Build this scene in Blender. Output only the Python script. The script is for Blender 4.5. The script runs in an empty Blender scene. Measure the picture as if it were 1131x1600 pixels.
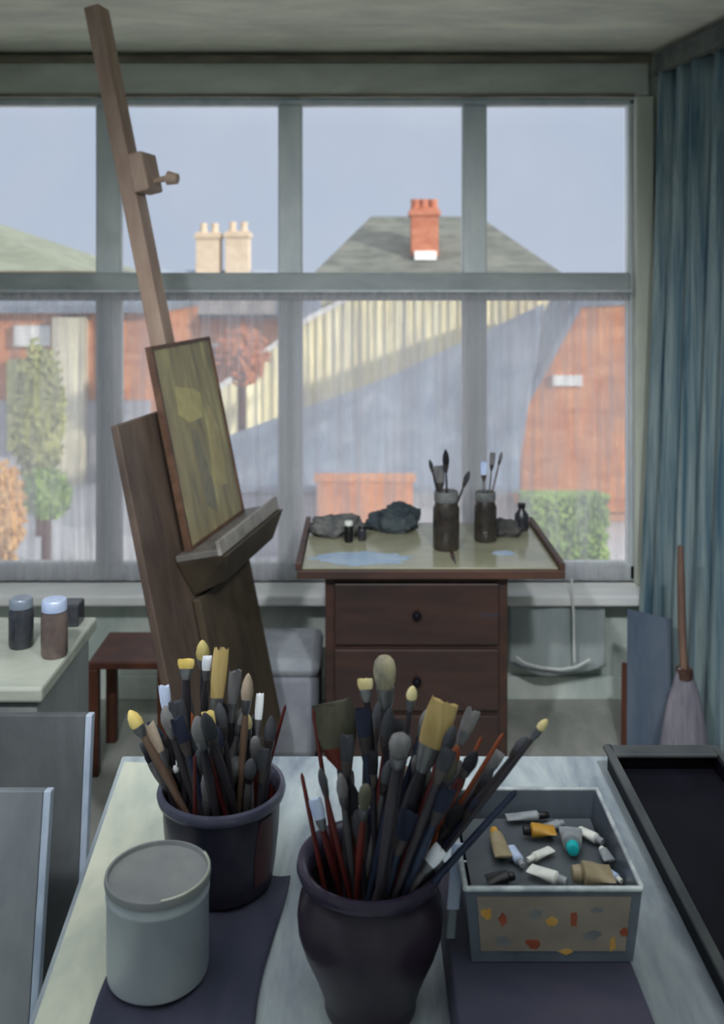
import bpy, bmesh, math, random
from mathutils import Vector, Matrix, noise
C = bpy.context.scene.collection
R = random.Random(7)
F, CX, HY, EZ = 1500.0, 565.5, 430.0, 1.65
V = Vector
PI = math.pi
D_ = math.radians

def W(px, py, Y):
    """point on the sight line of a pixel at depth Y (used to measure positions)"""
    return V(((px - CX) / F * Y, Y, EZ - (py - HY) / F * Y))

# ------------------------------------------------------------------ materials
def lin(c):
    c = c / 255.0
    return c / 12.92 if c <= 0.04045 else ((c + 0.055) / 1.055) ** 2.4
def rgb(c, k=1.0):
    return tuple(min(1.0, lin(x) * k) for x in c) + (1.0,)
MATS = {}
def mat(name, col, col2=None, rough=0.6, scale=12, stretch=(1, 1, 1), bump=0.35, metal=0.0, spec=0.4, contrast=0.75, third=None):
    """paint-like surface: two tones broken up by streaky noise, with a slight bump"""
    if name in MATS: return MATS[name]
    m = bpy.data.materials.new(name); m.use_nodes = True
    nt = m.node_tree; N = nt.nodes; L = nt.links
    b = N['Principled BSDF']
    tc = N.new('ShaderNodeTexCoord'); mp = N.new('ShaderNodeMapping')
    mp.inputs['Scale'].default_value = stretch
    L.new(tc.outputs['Object'], mp.inputs['Vector'])
    nz = N.new('ShaderNodeTexNoise'); nz.inputs['Scale'].default_value = scale
    nz.inputs['Detail'].default_value = 5; nz.inputs['Roughness'].default_value = 0.62
    nz.inputs['Distortion'].default_value = 0.35
    L.new(mp.outputs['Vector'], nz.inputs['Vector'])
    rp = N.new('ShaderNodeValToRGB')
    rp.color_ramp.elements[0].position = 0.5 - 0.32 * (1 - contrast * 0.7)
    rp.color_ramp.elements[1].position = 0.5 + 0.32 * (1 - contrast * 0.7)
    c2 = col2 if col2 else tuple(min(255, int(x * 1.18 + 5)) for x in col)
    rp.color_ramp.elements[0].color = rgb(col); rp.color_ramp.elements[1].color = rgb(c2)
    if third:
        e = rp.color_ramp.elements.new(0.66); e.color = rgb(third)
    L.new(nz.outputs['Fac'], rp.inputs['Fac'])
    L.new(rp.outputs['Color'], b.inputs['Base Color'])
    b.inputs['Roughness'].default_value = rough
    b.inputs['Metallic'].default_value = metal
    b.inputs['Specular IOR Level'].default_value = spec
    if bump:
        bp = N.new('ShaderNodeBump'); bp.inputs['Strength'].default_value = bump
        bp.inputs['Distance'].default_value = 0.004
        L.new(nz.outputs['Fac'], bp.inputs['Height']); L.new(bp.outputs['Normal'], b.inputs['Normal'])
    MATS[name] = m
    return m

def glass_mat(name, tint=(252, 253, 253), refl=0.08):
    m = bpy.data.materials.new(name); m.use_nodes = True
    nt = m.node_tree; N = nt.nodes; L = nt.links
    for n in list(N):
        if n.type == 'BSDF_PRINCIPLED': N.remove(n)
    out = N['Material Output']
    tr = N.new('ShaderNodeBsdfTransparent'); tr.inputs['Color'].default_value = rgb(tint)
    gl = N.new('ShaderNodeBsdfGlossy'); gl.inputs['Roughness'].default_value = 0.55
    lw = N.new('ShaderNodeFresnel'); lw.inputs['IOR'].default_value = 1.3
    mx = N.new('ShaderNodeMixShader')
    L.new(lw.outputs['Fac'], mx.inputs['Fac']); L.new(tr.outputs[0], mx.inputs[1]); L.new(gl.outputs[0], mx.inputs[2])
    L.new(mx.outputs[0], out.inputs['Surface'])
    MATS[name] = m
    return m

def net_mat(name, col, lo, hi):
    """sheer woven net: open threads let light through, the threads scatter it"""
    m = bpy.data.materials.new(name); m.use_nodes = True
    nt = m.node_tree; N = nt.nodes; L = nt.links
    for n in list(N):
        if n.type == 'BSDF_PRINCIPLED': N.remove(n)
    out = N['Material Output']
    tc = N.new('ShaderNodeTexCoord'); mp = N.new('ShaderNodeMapping'); mp.inputs['Scale'].default_value = (34, 10, 1.6)
    L.new(tc.outputs['Object'], mp.inputs['Vector'])
    nz = N.new('ShaderNodeTexNoise'); nz.inputs['Scale'].default_value = 1.0; nz.inputs['Detail'].default_value = 6
    nz.inputs['Roughness'].default_value = 0.65
    L.new(mp.outputs['Vector'], nz.inputs['Vector'])
    mr = N.new('ShaderNodeMapRange'); mr.inputs['From Min'].default_value = 0.3; mr.inputs['From Max'].default_value = 0.7
    mr.inputs['To Min'].default_value = lo; mr.inputs['To Max'].default_value = hi
    L.new(nz.outputs['Fac'], mr.inputs['Value'])
    n2 = N.new('ShaderNodeTexNoise'); n2.inputs['Scale'].default_value = 4.2; n2.inputs['Detail'].default_value = 3
    mp2 = N.new('ShaderNodeMapping'); mp2.inputs['Scale'].default_value = (2.2, 1, .8)
    L.new(tc.outputs['Object'], mp2.inputs['Vector']); L.new(mp2.outputs['Vector'], n2.inputs['Vector'])
    ad = N.new('ShaderNodeMath'); ad.operation = 'MULTIPLY_ADD'; ad.inputs[1].default_value = .55; ad.use_clamp = False
    sb = N.new('ShaderNodeMath'); sb.operation = 'SUBTRACT'; sb.inputs[1].default_value = .5
    L.new(n2.outputs['Fac'], sb.inputs[0]); L.new(sb.outputs[0], ad.inputs[0]); L.new(mr.outputs['Result'], ad.inputs[2])
    tr = N.new('ShaderNodeBsdfTransparent'); tr.inputs['Color'].default_value = (1, 1, 1, 1)
    tl = N.new('ShaderNodeBsdfTranslucent'); tl.inputs['Color'].default_value = rgb(col)
    df = N.new('ShaderNodeBsdfDiffuse'); df.inputs['Color'].default_value = rgb(col)
    m1 = N.new('ShaderNodeMixShader'); m1.inputs['Fac'].default_value = 0.35
    L.new(tl.outputs[0], m1.inputs[1]); L.new(df.outputs[0], m1.inputs[2])
    mx = N.new('ShaderNodeMixShader')
    L.new(ad.outputs[0], mx.inputs['Fac']); L.new(tr.outputs[0], mx.inputs[1]); L.new(m1.outputs[0], mx.inputs[2])
    L.new(mx.outputs[0], out.inputs['Surface'])
    MATS[name] = m
    return m

# ------------------------------------------------------------------ mesh builder
class MB:
    def __init__(s): s.v = []; s.f = []
    def add(s, vs, fs):
        o = len(s.v); s.v += [V(p) for p in vs]; s.f += [tuple(i + o for i in f) for f in fs]; return s
    def box(s, a, b, M=None):
        x0, y0, z0 = a; x1, y1, z1 = b
        vs = [V(p) for p in ((x0,y0,z0),(x1,y0,z0),(x1,y1,z0),(x0,y1,z0),(x0,y0,z1),(x1,y0,z1),(x1,y1,z1),(x0,y1,z1))]
        if M: vs = [M @ p for p in vs]
        return s.add(vs, [(0,3,2,1),(4,5,6,7),(0,1,5,4),(1,2,6,5),(2,3,7,6),(3,0,4,7)])
    def obox(s, o, ax, ay, az):
        o, ax, ay, az = map(V, (o, ax, ay, az))
        return s.box((0,0,0),(1,1,1), Matrix(((ax.x,ay.x,az.x,o.x),(ax.y,ay.y,az.y,o.y),(ax.z,ay.z,az.z,o.z),(0,0,0,1))))
    def lathe(s, c, prof, n=40, M=None):
        c = V(c); vs = []; fs = []
        for r, z in prof:
            for k in range(n):
                a = 2*PI*k/n
                p = V((r*math.cos(a), r*math.sin(a), z)); vs.append((M @ p if M else p) + c)
        for i in range(len(prof)-1):
            for k in range(n):
                fs.append((i*n+k, i*n+(k+1)%n, (i+1)*n+(k+1)%n, (i+1)*n+k))
        ring = prof[0] == prof[-1]
        if prof[0][0] > 1e-6 and not ring: fs.append(tuple(range(n))[::-1])
        if prof[-1][0] > 1e-6 and not ring: fs.append(tuple((len(prof)-1)*n+k for k in range(n)))
        return s.add(vs, fs)
    def loft(s, secs, n=12, jag=0.0, rnd=None):
        """secs: (centre, side vector, thickness vector) ellipses along an axis, capped"""
        vs = []; fs = []
        for i, (c, a, b) in enumerate(secs):
            for k in range(n):
                t = 2*PI*k/n
                p = V(c) + V(a)*math.cos(t) + V(b)*math.sin(t)
                if jag and i == len(secs)-1:
                    p += (V(c)-V(secs[i-1][0])).normalized() * rnd.uniform(-jag, jag)
                vs.append(p)
        for i in range(len(secs)-1):
            for k in range(n):
                fs.append((i*n+k, i*n+(k+1)%n, (i+1)*n+(k+1)%n, (i+1)*n+k))
        fs.append(tuple(range(n))[::-1]); fs.append(tuple((len(secs)-1)*n+k for k in range(n)))
        return s.add(vs, fs)
    def tube(s, pts, r, n=10):
        pts = [V(p) for p in pts]; rr = r if isinstance(r, (list, tuple)) else [r]*len(pts)
        secs = []; side = None
        for i, p in enumerate(pts):
            d = (pts[min(i+1, len(pts)-1)] - pts[max(i-1, 0)]).normalized()
            if side is None: side = d.orthogonal().normalized()
            side = (side - d*side.dot(d)).normalized()
            secs.append((p, side*rr[i], d.cross(side)*rr[i]))
        return s.loft(secs, n)
    def prism(s, poly, ext):
        ext = V(ext); n = len(poly); p = [V(q) for q in poly]
        return s.add(p + [q+ext for q in p], [tuple(range(n))[::-1], tuple(range(n, 2*n))] + [(i,(i+1)%n,(i+1)%n+n,i+n) for i in range(n)])
    def sphere(s, c, r, n=16, m=10, rnd=None, amp=0, sq=(1,1,1), M=None):
        vs = []; fs = []; c = V(c)
        for i in range(m+1):
            for k in range(n):
                th = PI*i/m; ph = 2*PI*k/n
                q = r*(1 + (rnd.uniform(-amp, amp) if rnd else 0))
                p = V((q*math.sin(th)*math.cos(ph)*sq[0], q*math.sin(th)*math.sin(ph)*sq[1], q*math.cos(th)*sq[2]))
                vs.append((M @ p if M else p) + c)
        for i in range(m):
            for k in range(n): fs.append((i*n+k, (i+1)*n+k, (i+1)*n+(k+1)%n, i*n+(k+1)%n))
        return s.add(vs, fs)

BASE = {}
def thing(name, label, cat, base, group=None, kind=None):
    o = bpy.data.objects.new(name, None); C.objects.link(o)
    o.empty_display_size = 0.05; o.location = V(base); BASE[o] = V(base)
    if kind: o['kind'] = kind
    else:
        o['label'] = label; o['category'] = cat
        if group: o['group'] = group
    return o
def build(name, mb, m, parent=None, bevel=0.0, smooth=None, label=None, base=None, sub=0):
    b = BASE[parent] if parent else (V(base) if base is not None else V((0,0,0)))
    me = bpy.data.meshes.new(name)
    me.from_pydata([tuple(p - b) for p in mb.v], [], mb.f)
    bm = bmesh.new(); bm.from_mesh(me); bmesh.ops.remove_doubles(bm, verts=bm.verts, dist=1e-6)
    bmesh.ops.recalc_face_normals(bm, faces=bm.faces); bm.to_mesh(me); bm.free()
    me.materials.append(m)
    o = bpy.data.objects.new(name, me); C.objects.link(o)
    BASE[o] = b
    if parent: o.parent = parent
    else: o.location = b
    if bevel:
        md = o.modifiers.new('bevel', 'BEVEL'); md.width = bevel; md.segments = 2; md.limit_method = 'ANGLE'
    if sub:
        md = o.modifiers.new('sub', 'SUBSURF'); md.levels = sub; md.render_levels = sub
    if smooth is not None or sub:
        for p in me.polygons: p.use_smooth = True
        if smooth:
            try: me.set_sharp_from_angle(angle=math.radians(smooth))
            except Exception: pass
    if label: o['label'] = label
    return o
def solo(name, mb, m, label, cat, base, group=None, **k):
    o = build(name, mb, m, None, base=base, **k)
    o['label'] = label; o['category'] = cat
    if group: o['group'] = group
    return o
def struct(name, mb, m, parent=None, **k):
    o = build(name, mb, m, parent, **k)
    if not parent: o['kind'] = 'structure'
    return o

# palette of surfaces ------------------------------------------------------------
m_wall   = mat('wall paint', (190,204,198), (230,236,230), 0.8, 6, (1,1,.5), .3)
m_ceil   = mat('ceiling paint', (214,212,196), (244,242,220), 0.85, 5, (.5,1.2,1), .3)
m_floor  = mat('grey floor', (146,150,144), (186,186,180), 0.6, 6, (1,.4,1), .15)
m_frame  = mat('grey window paint', (184,192,196), (206,212,212), 0.5, 9, (1,1,.3), .15)
m_header = mat('dull header paint', (170,174,162), (196,200,190), 0.7, 7, (.3,1,1), .2)
m_sill   = mat('white sill paint', (225,228,228), (246,246,244), 0.5, 8, (.4,1,1), .1)
m_work   = mat('pale worktop', (102,112,124), (162,172,174), 0.45, 9, (1.6,.35,1), .2)
m_dgrey  = mat('dark grey paint', (84,88,92), (108,112,112), 0.55, 8, (1,1,.3), .2)
m_wood   = mat('dark walnut wood', (58,44,40), (92,62,50), 0.5, 9, (.3,1,1), .25)
m_wood2  = mat('red brown wood', (66,36,28), (98,58,42), 0.5, 10, (1,1,.3), .2)
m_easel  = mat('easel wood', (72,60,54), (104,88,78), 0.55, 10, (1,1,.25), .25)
m_easel2 = mat('brown green easel wood', (54,46,38), (78,68,54), 0.6, 10, (1,1,.3), .25)  # darker brown green for the brush box and lower panel
m_mast   = mat('mast wood', (140,116,102), (170,148,132), 0.6, 12, (1,1,.25), .25)
m_black  = mat('black plastic', (8,8,14), (18,18,28), 0.6, 10, (1,.4,1), .1, spec=.15)
m_tin    = mat('grey tin', (144,154,162), (168,176,180), 0.42, 7, (1,1,.5), .15, metal=0.2)
m_rim    = mat('tin rim highlight', (160,164,156), (200,204,190), 0.3, 8, metal=.4)
m_pot    = mat('aubergine glaze', (30,24,36), (50,40,50), 0.32, 8, (1,1,.6), .2)
m_pot2   = mat('navy glaze', (30,32,46), (56,52,66), 0.32, 8, (1,1,.6), .2, third=(58,34,42))
m_red    = mat('dark red glaze', (84,26,28), (108,42,40), 0.5, 8)
m_shade  = mat('navy shade sheet', (38,44,60), (62,60,78), 0.9, 9, (1,.5,1), .3)
m_navyb  = mat('navy card', (44,48,64), (64,60,76), 0.7, 9, (.4,1,1), .2)
m_glass  = glass_mat('window glass')
m_net    = net_mat('sheer net', (204,203,208), 0.40, 0.80)
m_teal   = mat('teal curtain cloth', (66,96,112), (150,166,166), 0.9, 6, (5,5,.18), .4, third=(98,124,136))
# ------------------------------------------------------------------ room shell
XL, XR, YB, YW, ZC = -1.75, 1.45, -1.6, 3.75, 2.51
struct('floor', MB().box((XL-.2, YB-.2, -.15), (XR+.2, YW+.2, 0)), m_floor)
wx0, wx1, wz0, wz1 = -1.66, 1.09, 0.45, 2.345
wf = MB().box((XL-.2, YW, 0), (XR+.2, YW+.2, wz0)).box((XL-.2, YW, wz1), (XR+.2, YW+.2, ZC))
wf.box((XL-.2, YW, wz0), (wx0, YW+.2, wz1)).box((wx1, YW, wz0), (XR+.2, YW+.2, wz1))
struct('wall_front', wf, m_wall)
struct('wall_right', MB().box((XR, YB, 0), (XR+.2, YW, ZC)), m_wall)
struct('wall_back', MB().box((XL, YB-.2, 0), (XR, YB, ZC)), m_wall)
ly0, ly1, lz0, lz1 = -1.0, 2.3, 0.85, 2.4
wl = MB().box((XL-.2, YB, 0), (XL, YW, lz0)).box((XL-.2, YB, lz1), (XL, YW, ZC))
wl.box((XL-.2, YB, lz0), (XL, ly0, lz1)).box((XL-.2, ly1, lz0), (XL, YW, lz1))
struct('wall_left', wl, m_wall)
sx0, sx1, sy0, sy1 = -1.4, 1.1, -1.4, 1.9
ce = MB().box((XL-.2, YB-.2, ZC), (XR+.2, sy0, ZC+.2)).box((XL-.2, sy1, ZC), (XR+.2, YW+.2, ZC+.2))
ce.box((XL-.2, sy0, ZC), (sx0, sy1, ZC+.2)).box((sx1, sy0, ZC), (XR+.2, sy1, ZC+.2))
ce.box((sx1, sy0-.1, ZC+.2), (sx1+.1, sy1+.1, ZC+.95)).box((sx0-.1, sy0-.1, ZC+.2), (sx1, sy0, ZC+.95))  # unseen upstands, added to keep sunlight out of the roof opening
struct('ceiling', ce, m_ceil)
# side window and roof light: unseen openings added to brighten the room, frames only
w2 = thing('added_side_window', '', '', (XL-.1, .65, lz0), kind='structure')
fr = MB()
for y in (ly0, -.2, .65, 1.5, ly1-.05): fr.box((XL-.14, y, lz0), (XL-.06, y+.05, lz1))
fr.box((XL-.14, ly0, lz0), (XL-.06, ly1, lz0+.05)).box((XL-.14, ly0, lz1-.05), (XL-.06, ly1, lz1))
build('frame', fr, m_frame, w2)
w3 = thing('added_rooflight', '', '', (0, 0, ZC+.1), kind='structure')
fr = MB()
for x in (sx0, (sx0+sx1)/2-.025, sx1-.05): fr.box((x, sy0, ZC+.1), (x+.05, sy1, ZC+.16))
fr.box((sx0, sy0, ZC+.1), (sx1, sy0+.05, ZC+.16)).box((sx0, sy1-.05, ZC+.1), (sx1, sy1, ZC+.16))
build('frame', fr, m_frame, w3)

# main window --------------------------------------------------------------------
w1 = thing('window_1', '', '', (0, YW+.05, wz0), kind='structure')
y0, y1 = YW+.03, YW+.10
fr = MB().box((wx0, y0, wz0), (wx1, y1, wz0+.06)).box((wx0, y0, 2.32), (wx1, y1, wz1))
fr.box((wx0, y0, wz0), (wx0+.05, y1, wz1)).box((1.052, y0, wz0), (wx1, y1, wz1))
build('frame', fr, m_frame, w1, bevel=.006)
for x in (-1.0, -.283, .444):
    build('mullion', MB().box((x-.047, y0-.01, wz0+.06), (x+.047, y1-.005, 2.32)), m_frame, w1, bevel=.008)
build('transom', MB().box((wx0+.05, y0-.02, 1.55), (1.052, y1-.002, 1.66)), mat('transom paint', (140,148,150), (166,172,172), .6, 9, (.3,1,1)), w1, bevel=.008)
xs = [wx0+.05, -1.0, -.283, .444, 1.052]
for i in range(4):
    for z in ((wz0+.06, 1.55), (1.66, 2.32)):
        build('pane', MB().box((xs[i]+.02, y0+.03, z[0]), (xs[i+1]-.02, y0+.034, z[1])), m_glass, w1)
# deep window head and architrave
struct('trim_1', MB().box((wx0-.05, YW-.05, 2.345), (wx1+.02, YW, 2.495)), m_header, bevel=.01)
struct('trim_2', MB().box((wx0-.05, YW-.075, 2.465), (wx1+.02, YW-.05, 2.495)), mat('brown picture rail', (96,86,74), (128,120,104), .7, 20, (.2,1,1)), bevel=.006)
struct('trim_3', MB().box((wx1-.03, YW-.04, wz0), (wx1+.04, YW, 2.345)), mat('greenish jamb', (176,182,170), (200,206,192), .6, 8, (1,1,.25)), bevel=.006)
struct('trim_4', MB().box((XL, YW-.16, wz0-.04), (wx1+.06, YW+.03, wz0)), m_sill, bevel=.008)
struct('baseboard_front', MB().box((XL, YW-.02, 0), (XR, YW, .09)), m_wall, bevel=.004)

struct('trim_5', MB().box((wx0, YW-.058, 2.338), (1.05, YW-.03, 2.347)), MATS['brown picture rail'])
# net over the lower lights
def pleats(xa, xb, y, za, zb, amp, wl, nx, nz, seed, th=.0):
    r = random.Random(seed); mb = MB(); vs = []; fs = []
    ph = [r.uniform(0, 6) for _ in range(4)]
    for j in range(nz+1):
        for i in range(nx+1):
            x = xa + (xb-xa)*i/nx; z = za + (zb-za)*j/nz
            q = math.sin(2*PI*x/wl + ph[0]) * .6 + math.sin(2*PI*x/wl*1.7 + ph[1] + z*.6)*.4 + .25*math.sin(2*PI*x/wl*.37+ph[2])
            vs.append((x, y + amp*q, z))
    for j in range(nz):
        for i in range(nx):
            a = j*(nx+1)+i; fs.append((a, a+1, a+nx+2, a+nx+1))
    mb.add(vs, fs); return mb
nc = thing('net_curtain', 'sheer greyish white net curtain over the lower half of the window', 'curtain', (0, YW-.03, 1.58))
o = build('cloth', pleats(-1.6, 1.03, YW-.025, .465, 1.585, .008, .085, 420, 6, 3), m_net, nc, smooth=80)
build('rod', MB().tube([(-1.62, YW-.025, 1.588), (1.045, YW-.025, 1.588)], .006), m_frame, nc, smooth=60)

# teal curtain on the right, hung along an angled rail
def draped(path_top, path_bot, z_top, z_bot, amp, nw, nseg, nz, m, parent, name, th=.006):
    def lerp(path, t):
        t = t*(len(path)-1); i = min(int(t), len(path)-2); f = t-i
        return V(path[i]).lerp(V(path[i+1]), f)
    vs = []; fs = []; r = random.Random(11)
    ph = [r.uniform(0, 6) for _ in range(3)]
    for j in range(nz+1):
        v = j/nz
        for i in range(nseg+1):
            u = i/nseg
            pt = lerp(path_top, u).lerp(lerp(path_bot, u), v)
            d = (lerp(path_top, min(1, u+.01)) - lerp(path_top, max(0, u-.01))).normalized()
            n = V((-d.y, d.x))
            q = math.sin(2*PI*nw*u + ph[0] + .8*math.sin(3*v+ph[1]))*(0.75+.25*v) + .35*math.sin(2*PI*nw*.43*u+ph[2]+v)
            pt = pt + n*q*amp
            zt = z_top + .012*math.sin(2*PI*nw*u)
            vs.append((pt.x, pt.y, zt + (z_bot - zt)*v + (.012*math.sin(2*PI*nw*.5*u) if j == nz else 0)))
    for j in range(nz):
        for i in range(nseg):
            a = j*(nseg+1)+i; fs.append((a, a+1, a+nseg+2, a+nseg+1))
    o = build(name, MB().add(vs, fs), m, parent, smooth=80)
    md = o.modifiers.new('thick', 'SOLIDIFY'); md.thickness = th; md.offset = 0
    return o
cu = thing('curtain', 'heavy teal grey floor length curtain hanging at the right of the window', 'curtain', (1.2, 3.2, .03))
draped([(1.13,3.64),(1.21,3.3),(1.25,2.9),(1.27,2.4),(1.27,2.0)], [(1.02,3.58),(1.12,3.3),(1.2,2.9),(1.25,2.4),(1.27,2.0)], 2.43, .05, .03, 12, 260, 24, m_teal, cu, 'cloth')
build('heading', (lambda mb: mb.obox((1.10,3.66,2.41), (.14,-.78,0), (.03,.005,0), (0,0,.075)).obox((1.24,2.88,2.41), (.03,-.9,0), (.03,.001,0), (0,0,.075)))(MB()),
      mat('curtain heading', (78,84,84), (112,114,106), .9, 14), cu, bevel=.01)

# ------------------------------------------------------------------ worktop table
TZ = .90
tb = thing('worktop_table', 'pale grey worktop in the foreground carrying the pots of brushes', 'table', (.08, 1.0, 0))
build('tabletop', MB().prism([(-.30,.5,TZ-.035),(.56,.5,TZ-.035),(.56,1.5,TZ-.035),(-.375,1.5,TZ-.035)], (0,0,.035)), m_work, tb, bevel=.004)
for x, y in ((-.22,.56),(.5,.56),(-.29,1.42),(.5,1.42)):
    build('leg', MB().box((x-.025,y-.025,0),(x+.025,y+.025,TZ-.035)), m_dgrey, tb, bevel=.003)
build('apron', MB().box((-.29,1.43,TZ-.12),(.5,1.45,TZ-.035)), m_dgrey, tb)
build('apron', MB().box((-.22,.55,TZ-.12),(.5,.57,TZ-.035)), m_dgrey, tb)

# black tray at the right of the worktop
tr = thing('tray', 'long empty black tray with dull grey rim on the right of the worktop', 'tray', (.455,1.12,TZ))
def troughY(x0, x1, ya, yb, z0, z1, t):
    return MB().box((x0,ya,z0),(x1,yb,z0+t)).box((x0,ya,z0+t),(x0+t,yb,z1)).box((x1-t,ya,z0+t),(x1,yb,z1)).box((x0+t,ya,z0+t),(x1-t,ya+t,z1)).box((x0+t,yb-t,z0+t),(x1-t,yb,z1))
build('basin', troughY(.372,.535,.72,1.455,TZ+.001,TZ+.03,.006), m_black, tr)
r_ = MB().box((.366,.714,TZ+.03),(.376,1.461,TZ+.036)).box((.531,.714,TZ+.03),(.541,1.461,TZ+.036)).box((.376,.714,TZ+.03),(.531,.724,TZ+.036)).box((.376,1.43,TZ+.03),(.531,1.461,TZ+.036))
build('rim', r_, mat('dull grey rim', (48,52,56), (70,74,74), .5, 10), tr, bevel=.002)

# navy shade sheet beneath tin and pot, in place of their shadow and reflection
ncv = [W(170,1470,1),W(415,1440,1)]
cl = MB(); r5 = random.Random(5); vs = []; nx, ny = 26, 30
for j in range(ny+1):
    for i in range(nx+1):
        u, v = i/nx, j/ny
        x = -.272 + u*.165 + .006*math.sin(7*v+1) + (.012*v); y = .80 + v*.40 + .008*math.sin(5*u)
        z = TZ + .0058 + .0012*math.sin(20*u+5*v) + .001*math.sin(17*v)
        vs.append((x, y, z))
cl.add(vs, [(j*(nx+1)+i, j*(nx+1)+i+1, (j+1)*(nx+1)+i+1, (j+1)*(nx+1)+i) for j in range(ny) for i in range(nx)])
o = solo('cloth', cl, m_shade, 'dark navy shade sheet laid for the dark reflection under the grey tin', 'cloth', (-.19,1.0,TZ), smooth=80)
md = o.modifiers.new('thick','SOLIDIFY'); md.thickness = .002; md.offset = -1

# grey tin ------------------------------------------------------------------------
tc_ = V((-.217, 1.022, TZ+.0085))
tn = thing('tin', 'plain grey lidded tin standing at the front left of the worktop', 'tin', tc_)
H = .108
build('body', MB().lathe(tc_, [(.0485,0),(.0525,.004),(.0535,.012),(.0535,H-.022),(.0545,H-.02),(.0545,H-.017),(.0535,H-.015),(.0535,H-.008)], 64), m_tin, tn, smooth=35)
build('lid', MB().lathe(tc_, [(.052,H-.008),(.0552,H-.008),(.0558,H-.004),(.0552,H),(.0525,H),(.0515,H-.004),(.047,H-.005),(.0,H-.005)], 64), mat('tin lid', (112,116,118), (132,134,134), .5, 10, bump=.1), tn, smooth=35)
rimb = MB()  # bright arc stands in for the highlight on the lid's right edge
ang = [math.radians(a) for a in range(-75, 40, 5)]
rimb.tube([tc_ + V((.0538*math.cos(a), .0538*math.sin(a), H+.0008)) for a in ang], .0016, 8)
build('rim_highlight', rimb, m_rim, tn, smooth=60, label='bright highlight modelled along the lid edge')

pp = MB().prism([(-.309,.70,TZ+.0002),(-.150,.69,TZ+.0002),(-.150,1.46,TZ+.0002),(-.366,1.478,TZ+.0002)], (0,0,.0008))  # pale sheet added for the window sheen on the worktop's left
solo('sheen_sheet', pp, mat('off white paper', (150,158,150), (196,198,180), .8, 7, (1,.35,1), .2, contrast=.8), 'off white sheet painted for the window sheen along the left edge of the worktop', 'sheen_sheet', (-.26,1.1,TZ))
# pots ----------------------------------------------------------------------------
P1 = V((.0085, .985, TZ+.0004)); P1top = TZ+.150
p1 = thing('pot', 'bulging aubergine black pot full of brushes at the front centre of the worktop', 'pot', P1)
prof = [(.045,0),(.047,.004),(.047,.012),(.050,.022),(.058,.042),(.067,.062),(.0735,.082),(.0748,.098),(.0725,.113),(.0675,.125),(.0660,.131),(.0665,.134)]
build('body', MB().lathe(P1, prof + [(.060,.134),(.060,.115),(.050,.05),(.036,.012),(0,.010)], 64), m_pot, p1, smooth=40)
build('rim', MB().lathe(P1, [(.0600,.134),(.0668,.134),(.0725,.138),(.0755,.146),(.0745,.152),(.070,.153),(.064,.149),(.061,.142),(.0600,.134)], 64), mat('pot rim glaze', (40,34,50), (62,58,74), .25, 8), p1, smooth=60, label='rolled shiny rim')
build('lining', MB().lathe(P1, [(.0590,.1335),(.0590,.115),(.0490,.05),(.0350,.0135),(0,.0115),(0,.0118),(.0347,.0139),(.0487,.05),(.0587,.115),(.0587,.1335),(.0590,.1335)], 48), mat('dark inside glaze', (24,18,28), (40,28,36), .6, 10), p1, smooth=60)
P2 = V((-.172, 1.178, TZ+.0085)); P2top = TZ+.122
p2 = thing('pot', 'straight sided navy pot with a dark red inside full of brushes behind the grey tin', 'pot', P2)
prof = [(.058,0),(.062,.004),(.066,.03),(.070,.07),(.0715,.10),(.0715,.102)]
build('body', MB().lathe(P2, prof + [(.066,.102),(.0655,.07),(.060,.012),(0,.011)], 64), m_pot2, p2, smooth=40)
build('rim', MB().lathe(P2, [(.066,.102),(.072,.102),(.077,.106),(.0785,.112),(.077,.117),(.072,.118),(.068,.113),(.066,.102)], 64), mat('navy rim glaze', (56,58,78), (92,92,106), .25, 8), p2, smooth=60, label='rolled grey blue rim')
build('lining', MB().lathe(P2, [(.0648,.1005),(.0648,.07),(.0595,.0135),(0,.0125),(0,.0128),(.0592,.0138),(.0645,.07),(.0645,.1005),(.0648,.1005)], 48), m_red, p2, smooth=60, label='dark red glazed inside')

# ------------------------------------------------------------------ brushes
def bcol(name, c, c2=None): return mat('bristle '+name, c, c2, .9, 40, (1,1,.15), .5)
B = {'mop': mat('bristle mop', (92,92,94), (176,168,138), .9, 26, (1,1,.4), .5, contrast=.9), 'cream': bcol('cream',(206,188,128),(236,222,176)), 'tan': bcol('tan',(150,128,80),(192,168,112)),  # mop: the cream tone is the highlight on the grey bristles
     'white': bcol('white',(214,220,232),(240,242,246)), 'blue': bcol('blue',(170,190,232),(206,218,246)),
     'yellow': bcol('yellow',(196,168,84),(226,206,132)), 'olive': bcol('olive',(150,136,84),(190,176,116)),
     'char': bcol('char',(46,48,54),(76,78,84)), 'grey': bcol('grey',(88,88,92),(128,126,126)),
     'green': bcol('green',(66,66,56),(98,96,80)), 'navy': bcol('navy',(22,26,46),(44,50,72)),
     'rust': bcol('rust',(110,52,30),(146,78,46)), 'beige': bcol('beige',(140,124,108),(178,164,146)), 'black': bcol('black',(12,12,18),(28,28,36))}
HND = {'dark': mat('dark handle', (36,34,42), (60,54,58), .4, 20, (1,1,.3)), 'red': mat('oxblood handle', (74,26,28), (104,44,40), .4, 20, (1,1,.3)),
       'rust': mat('rust handle', (118,54,30), (150,80,48), .45, 20, (1,1,.3)), 'navy': mat('navy handle', (26,32,54), (52,62,84), .4, 20, (1,1,.3)),
       'grey': mat('grey handle', (78,78,84), (112,108,108), .5, 20, (1,1,.3)), 'brown': mat('brown handle', (84,66,56), (120,98,82), .5, 20, (1,1,.3))}
m_fer = mat('dull ferrule', (96,98,104), (140,140,142), .35, 20, metal=.7)
m_ferd = mat('tarnished ferrule', (60,56,58), (92,84,82), .4, 20, metal=.5)
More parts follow.
